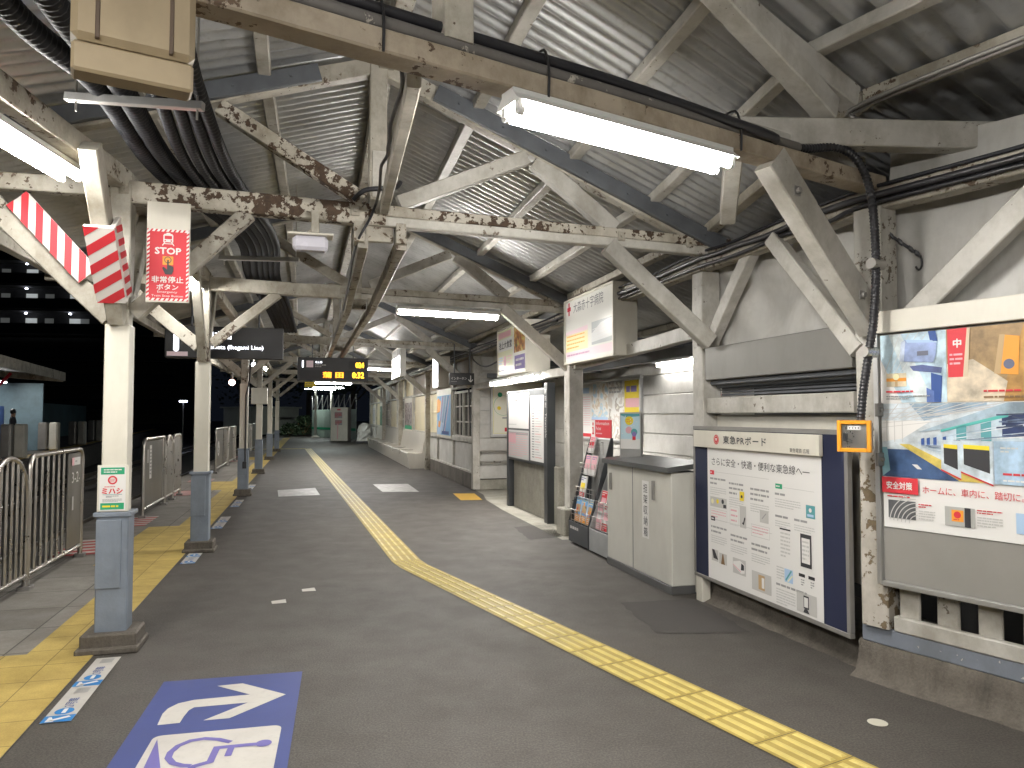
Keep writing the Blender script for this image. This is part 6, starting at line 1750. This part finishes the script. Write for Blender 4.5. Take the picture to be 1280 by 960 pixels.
a_, b_ = D(328, 546, 58), D(373, 546, 62); a_.z = b_.z = 0; d = (b_-a_).normalized(); nn = V((-d.y, d.x, 0)); sm = pbr('shed_cream', (.42,.44,.39), .6, var=.05)
mb = MB(); mb.box((a_+b_)/2+nn*2+Z*1.05, ((b_-a_).length, 4, 2.1), X=d); mb.build('wall', sm, t)
mb = MB(); mb.box((a_+b_)/2+nn*2+Z*2.15, ((b_-a_).length+.4, 4.4, .12), X=d); mb.build('roof', sm, t)
mb = MB(); mb.box((a_+b_)/2-nn*.3+Z*1.35, (1.9, .7, .08), X=d); mb.build('awning', GREYPLATE, t)
mb = MB()
for k in range(4): mb.box((a_+b_)/2+d*(-1.0+.55*k)-nn*.02+Z*.6, (.5, .04, 1.1), X=d)
mb.build('door', sm, t)
leaf = pbr('bush_leaf', (.035, .06, .025), .6, var=.4, sc=6)
def bush(label, c, r, h, n):
    t = thing('bush', label, 'bush', c, 0, 'bushes at the platform end')
    mb = MB()
    for i in range(n):
        a = random.uniform(0, 6.28); e = random.uniform(-.1, 1); rr = random.uniform(.55, 1.05)
        p = c+V((r*rr*math.cos(a)*math.cos(e*1.4), r*rr*math.sin(a)*math.cos(e*1.4), .12+h*rr*abs(math.sin(e*1.5))))
        x = V((random.uniform(-1,1), random.uniform(-1,1), random.uniform(-.6,.6))).normalized(); y = x.cross(V((random.uniform(-1,1), random.uniform(-1,1), 1))).normalized(); s_ = random.uniform(.05, .12)
        mb.add([p-x*s_, p+y*s_*.5, p+x*s_, p-y*s_*.5], [[0,1,2,3]])
    mb.build('foliage', leaf, t, normals=False)
    mb = MB()
    for k in range(5): a = k*1.3; mb.tube([c, c+V((r*.5*math.cos(a), r*.5*math.sin(a), h*.7))], .02, 5)
    mb.build('stem', PBR, t)
b_ = D(362, 546, 53); b_.z = 0; bush('low bush in front of the shed', b_, .75, .8, 900)
b_ = D(380, 545, 54); b_.z = 0; bush('rounder dark bush beside the lamp pole', b_, .95, 1.35, 1400)
# lamp poles
for lab, px, dd in (('white lamp pole left of the vending machine at the platform end', 394, 50), ('white lamp pole partly behind the vending machine', 413.5, 51)):
    c = D(px, 547, dd); c.z = 0
    t = thing('lamp_pole', lab, 'lamp pole', c, 0, 'white lamp poles at the platform end')
    mb = MB(); mb.tube([c, c+Z*3.25], .07, 10); mb.tube([c, c+Z*1.5], .10, 10); mb.lathe(c, [(.30,0), (.30,.06), (.12,.16)], 12); mb.build('pole', OFFW, t)
ca = D(394, 500, 50); cb = D(413.5, 500, 51)
tube_light('tube light on top of the two lamp poles at the platform end', V((ca.x-.7, ca.y, 3.30)), V((cb.x+.3, cb.y, 3.30)), hood=False, m=TUBEG)
tube_light('light beyond the roof end over the green hoarding', V((-9.75, 36.0, 2.86)), V((-8.35, 36.4, 2.86)), hood=False, m=TUBEG)  # extra lamp, added to brighten the front of the vending machine
c = D(228, 560, 60); c.z = -1.1
t = thing('street_lamp', 'slim street lamp shining blue white beyond the tracks', 'street lamp', c, 0)
mb = MB(); mb.tube([c, c+Z*3.7], .05, 8); mb.build('pole', GREYPLATE, t)
mb = MB(); mb.box(c+Z*3.75, (.55, .25, .12), b=.03); mb.build('lamp_head', emit('lamp_head_lit', (.7,.75,1.0), 30), t)
# dark trees against the night
bark = pbr('bark', (.05,.04,.03), .9); dleaf = pbr('night_leaf', (.03,.045,.02), .7, var=.4, sc=4)
def tree(label, c, h, r, n):
    t = thing('tree', label, 'tree', c, 0, 'dark trees behind the station')
    mb = MB(); mb.tube([c, c+Z*h*.3, c+V((.2,0,h*.6))], .2, 8)
    for k in range(6): a = k*1.05; mb.tube([c+Z*h*(.3+.05*k), c+V((r*.6*math.cos(a), r*.6*math.sin(a), h*(.55+.06*k)))], .07, 6)
    mb.build('trunk', bark, t)
    mb = MB()
    cl = [c+V((random.uniform(-.7,.7)*r, random.uniform(-.7,.7)*r, h*random.uniform(.45,.95))) for _ in range(14)]
    for i in range(n):
        q = random.choice(cl); p = q+V((random.gauss(0,.28*r), random.gauss(0,.28*r), random.gauss(0,.08*h)))
        x = V((random.uniform(-1,1), random.uniform(-1,1), random.uniform(-.6,.6))).normalized(); y = x.cross(V((random.uniform(-1,1), random.uniform(-1,1), 1))).normalized(); s_ = random.uniform(.12, .28)
        mb.add([p-x*s_, p+y*s_*.55, p+x*s_, p-y*s_*.55], [[0,1,2,3]])
    mb.build('crown', dleaf, t, normals=False)
for lab, px, dd, h in (('tall dark tree behind the lamp poles', 385, 66, 9), ('dark tree left of the pale shed', 318, 72, 10), ('dark tree past the hoarding', 440, 64, 8)):
    c = D(px, 545, dd); c.z = -1.1 if px < 330 else 0; tree(lab, c, h, 3.2, 1800)
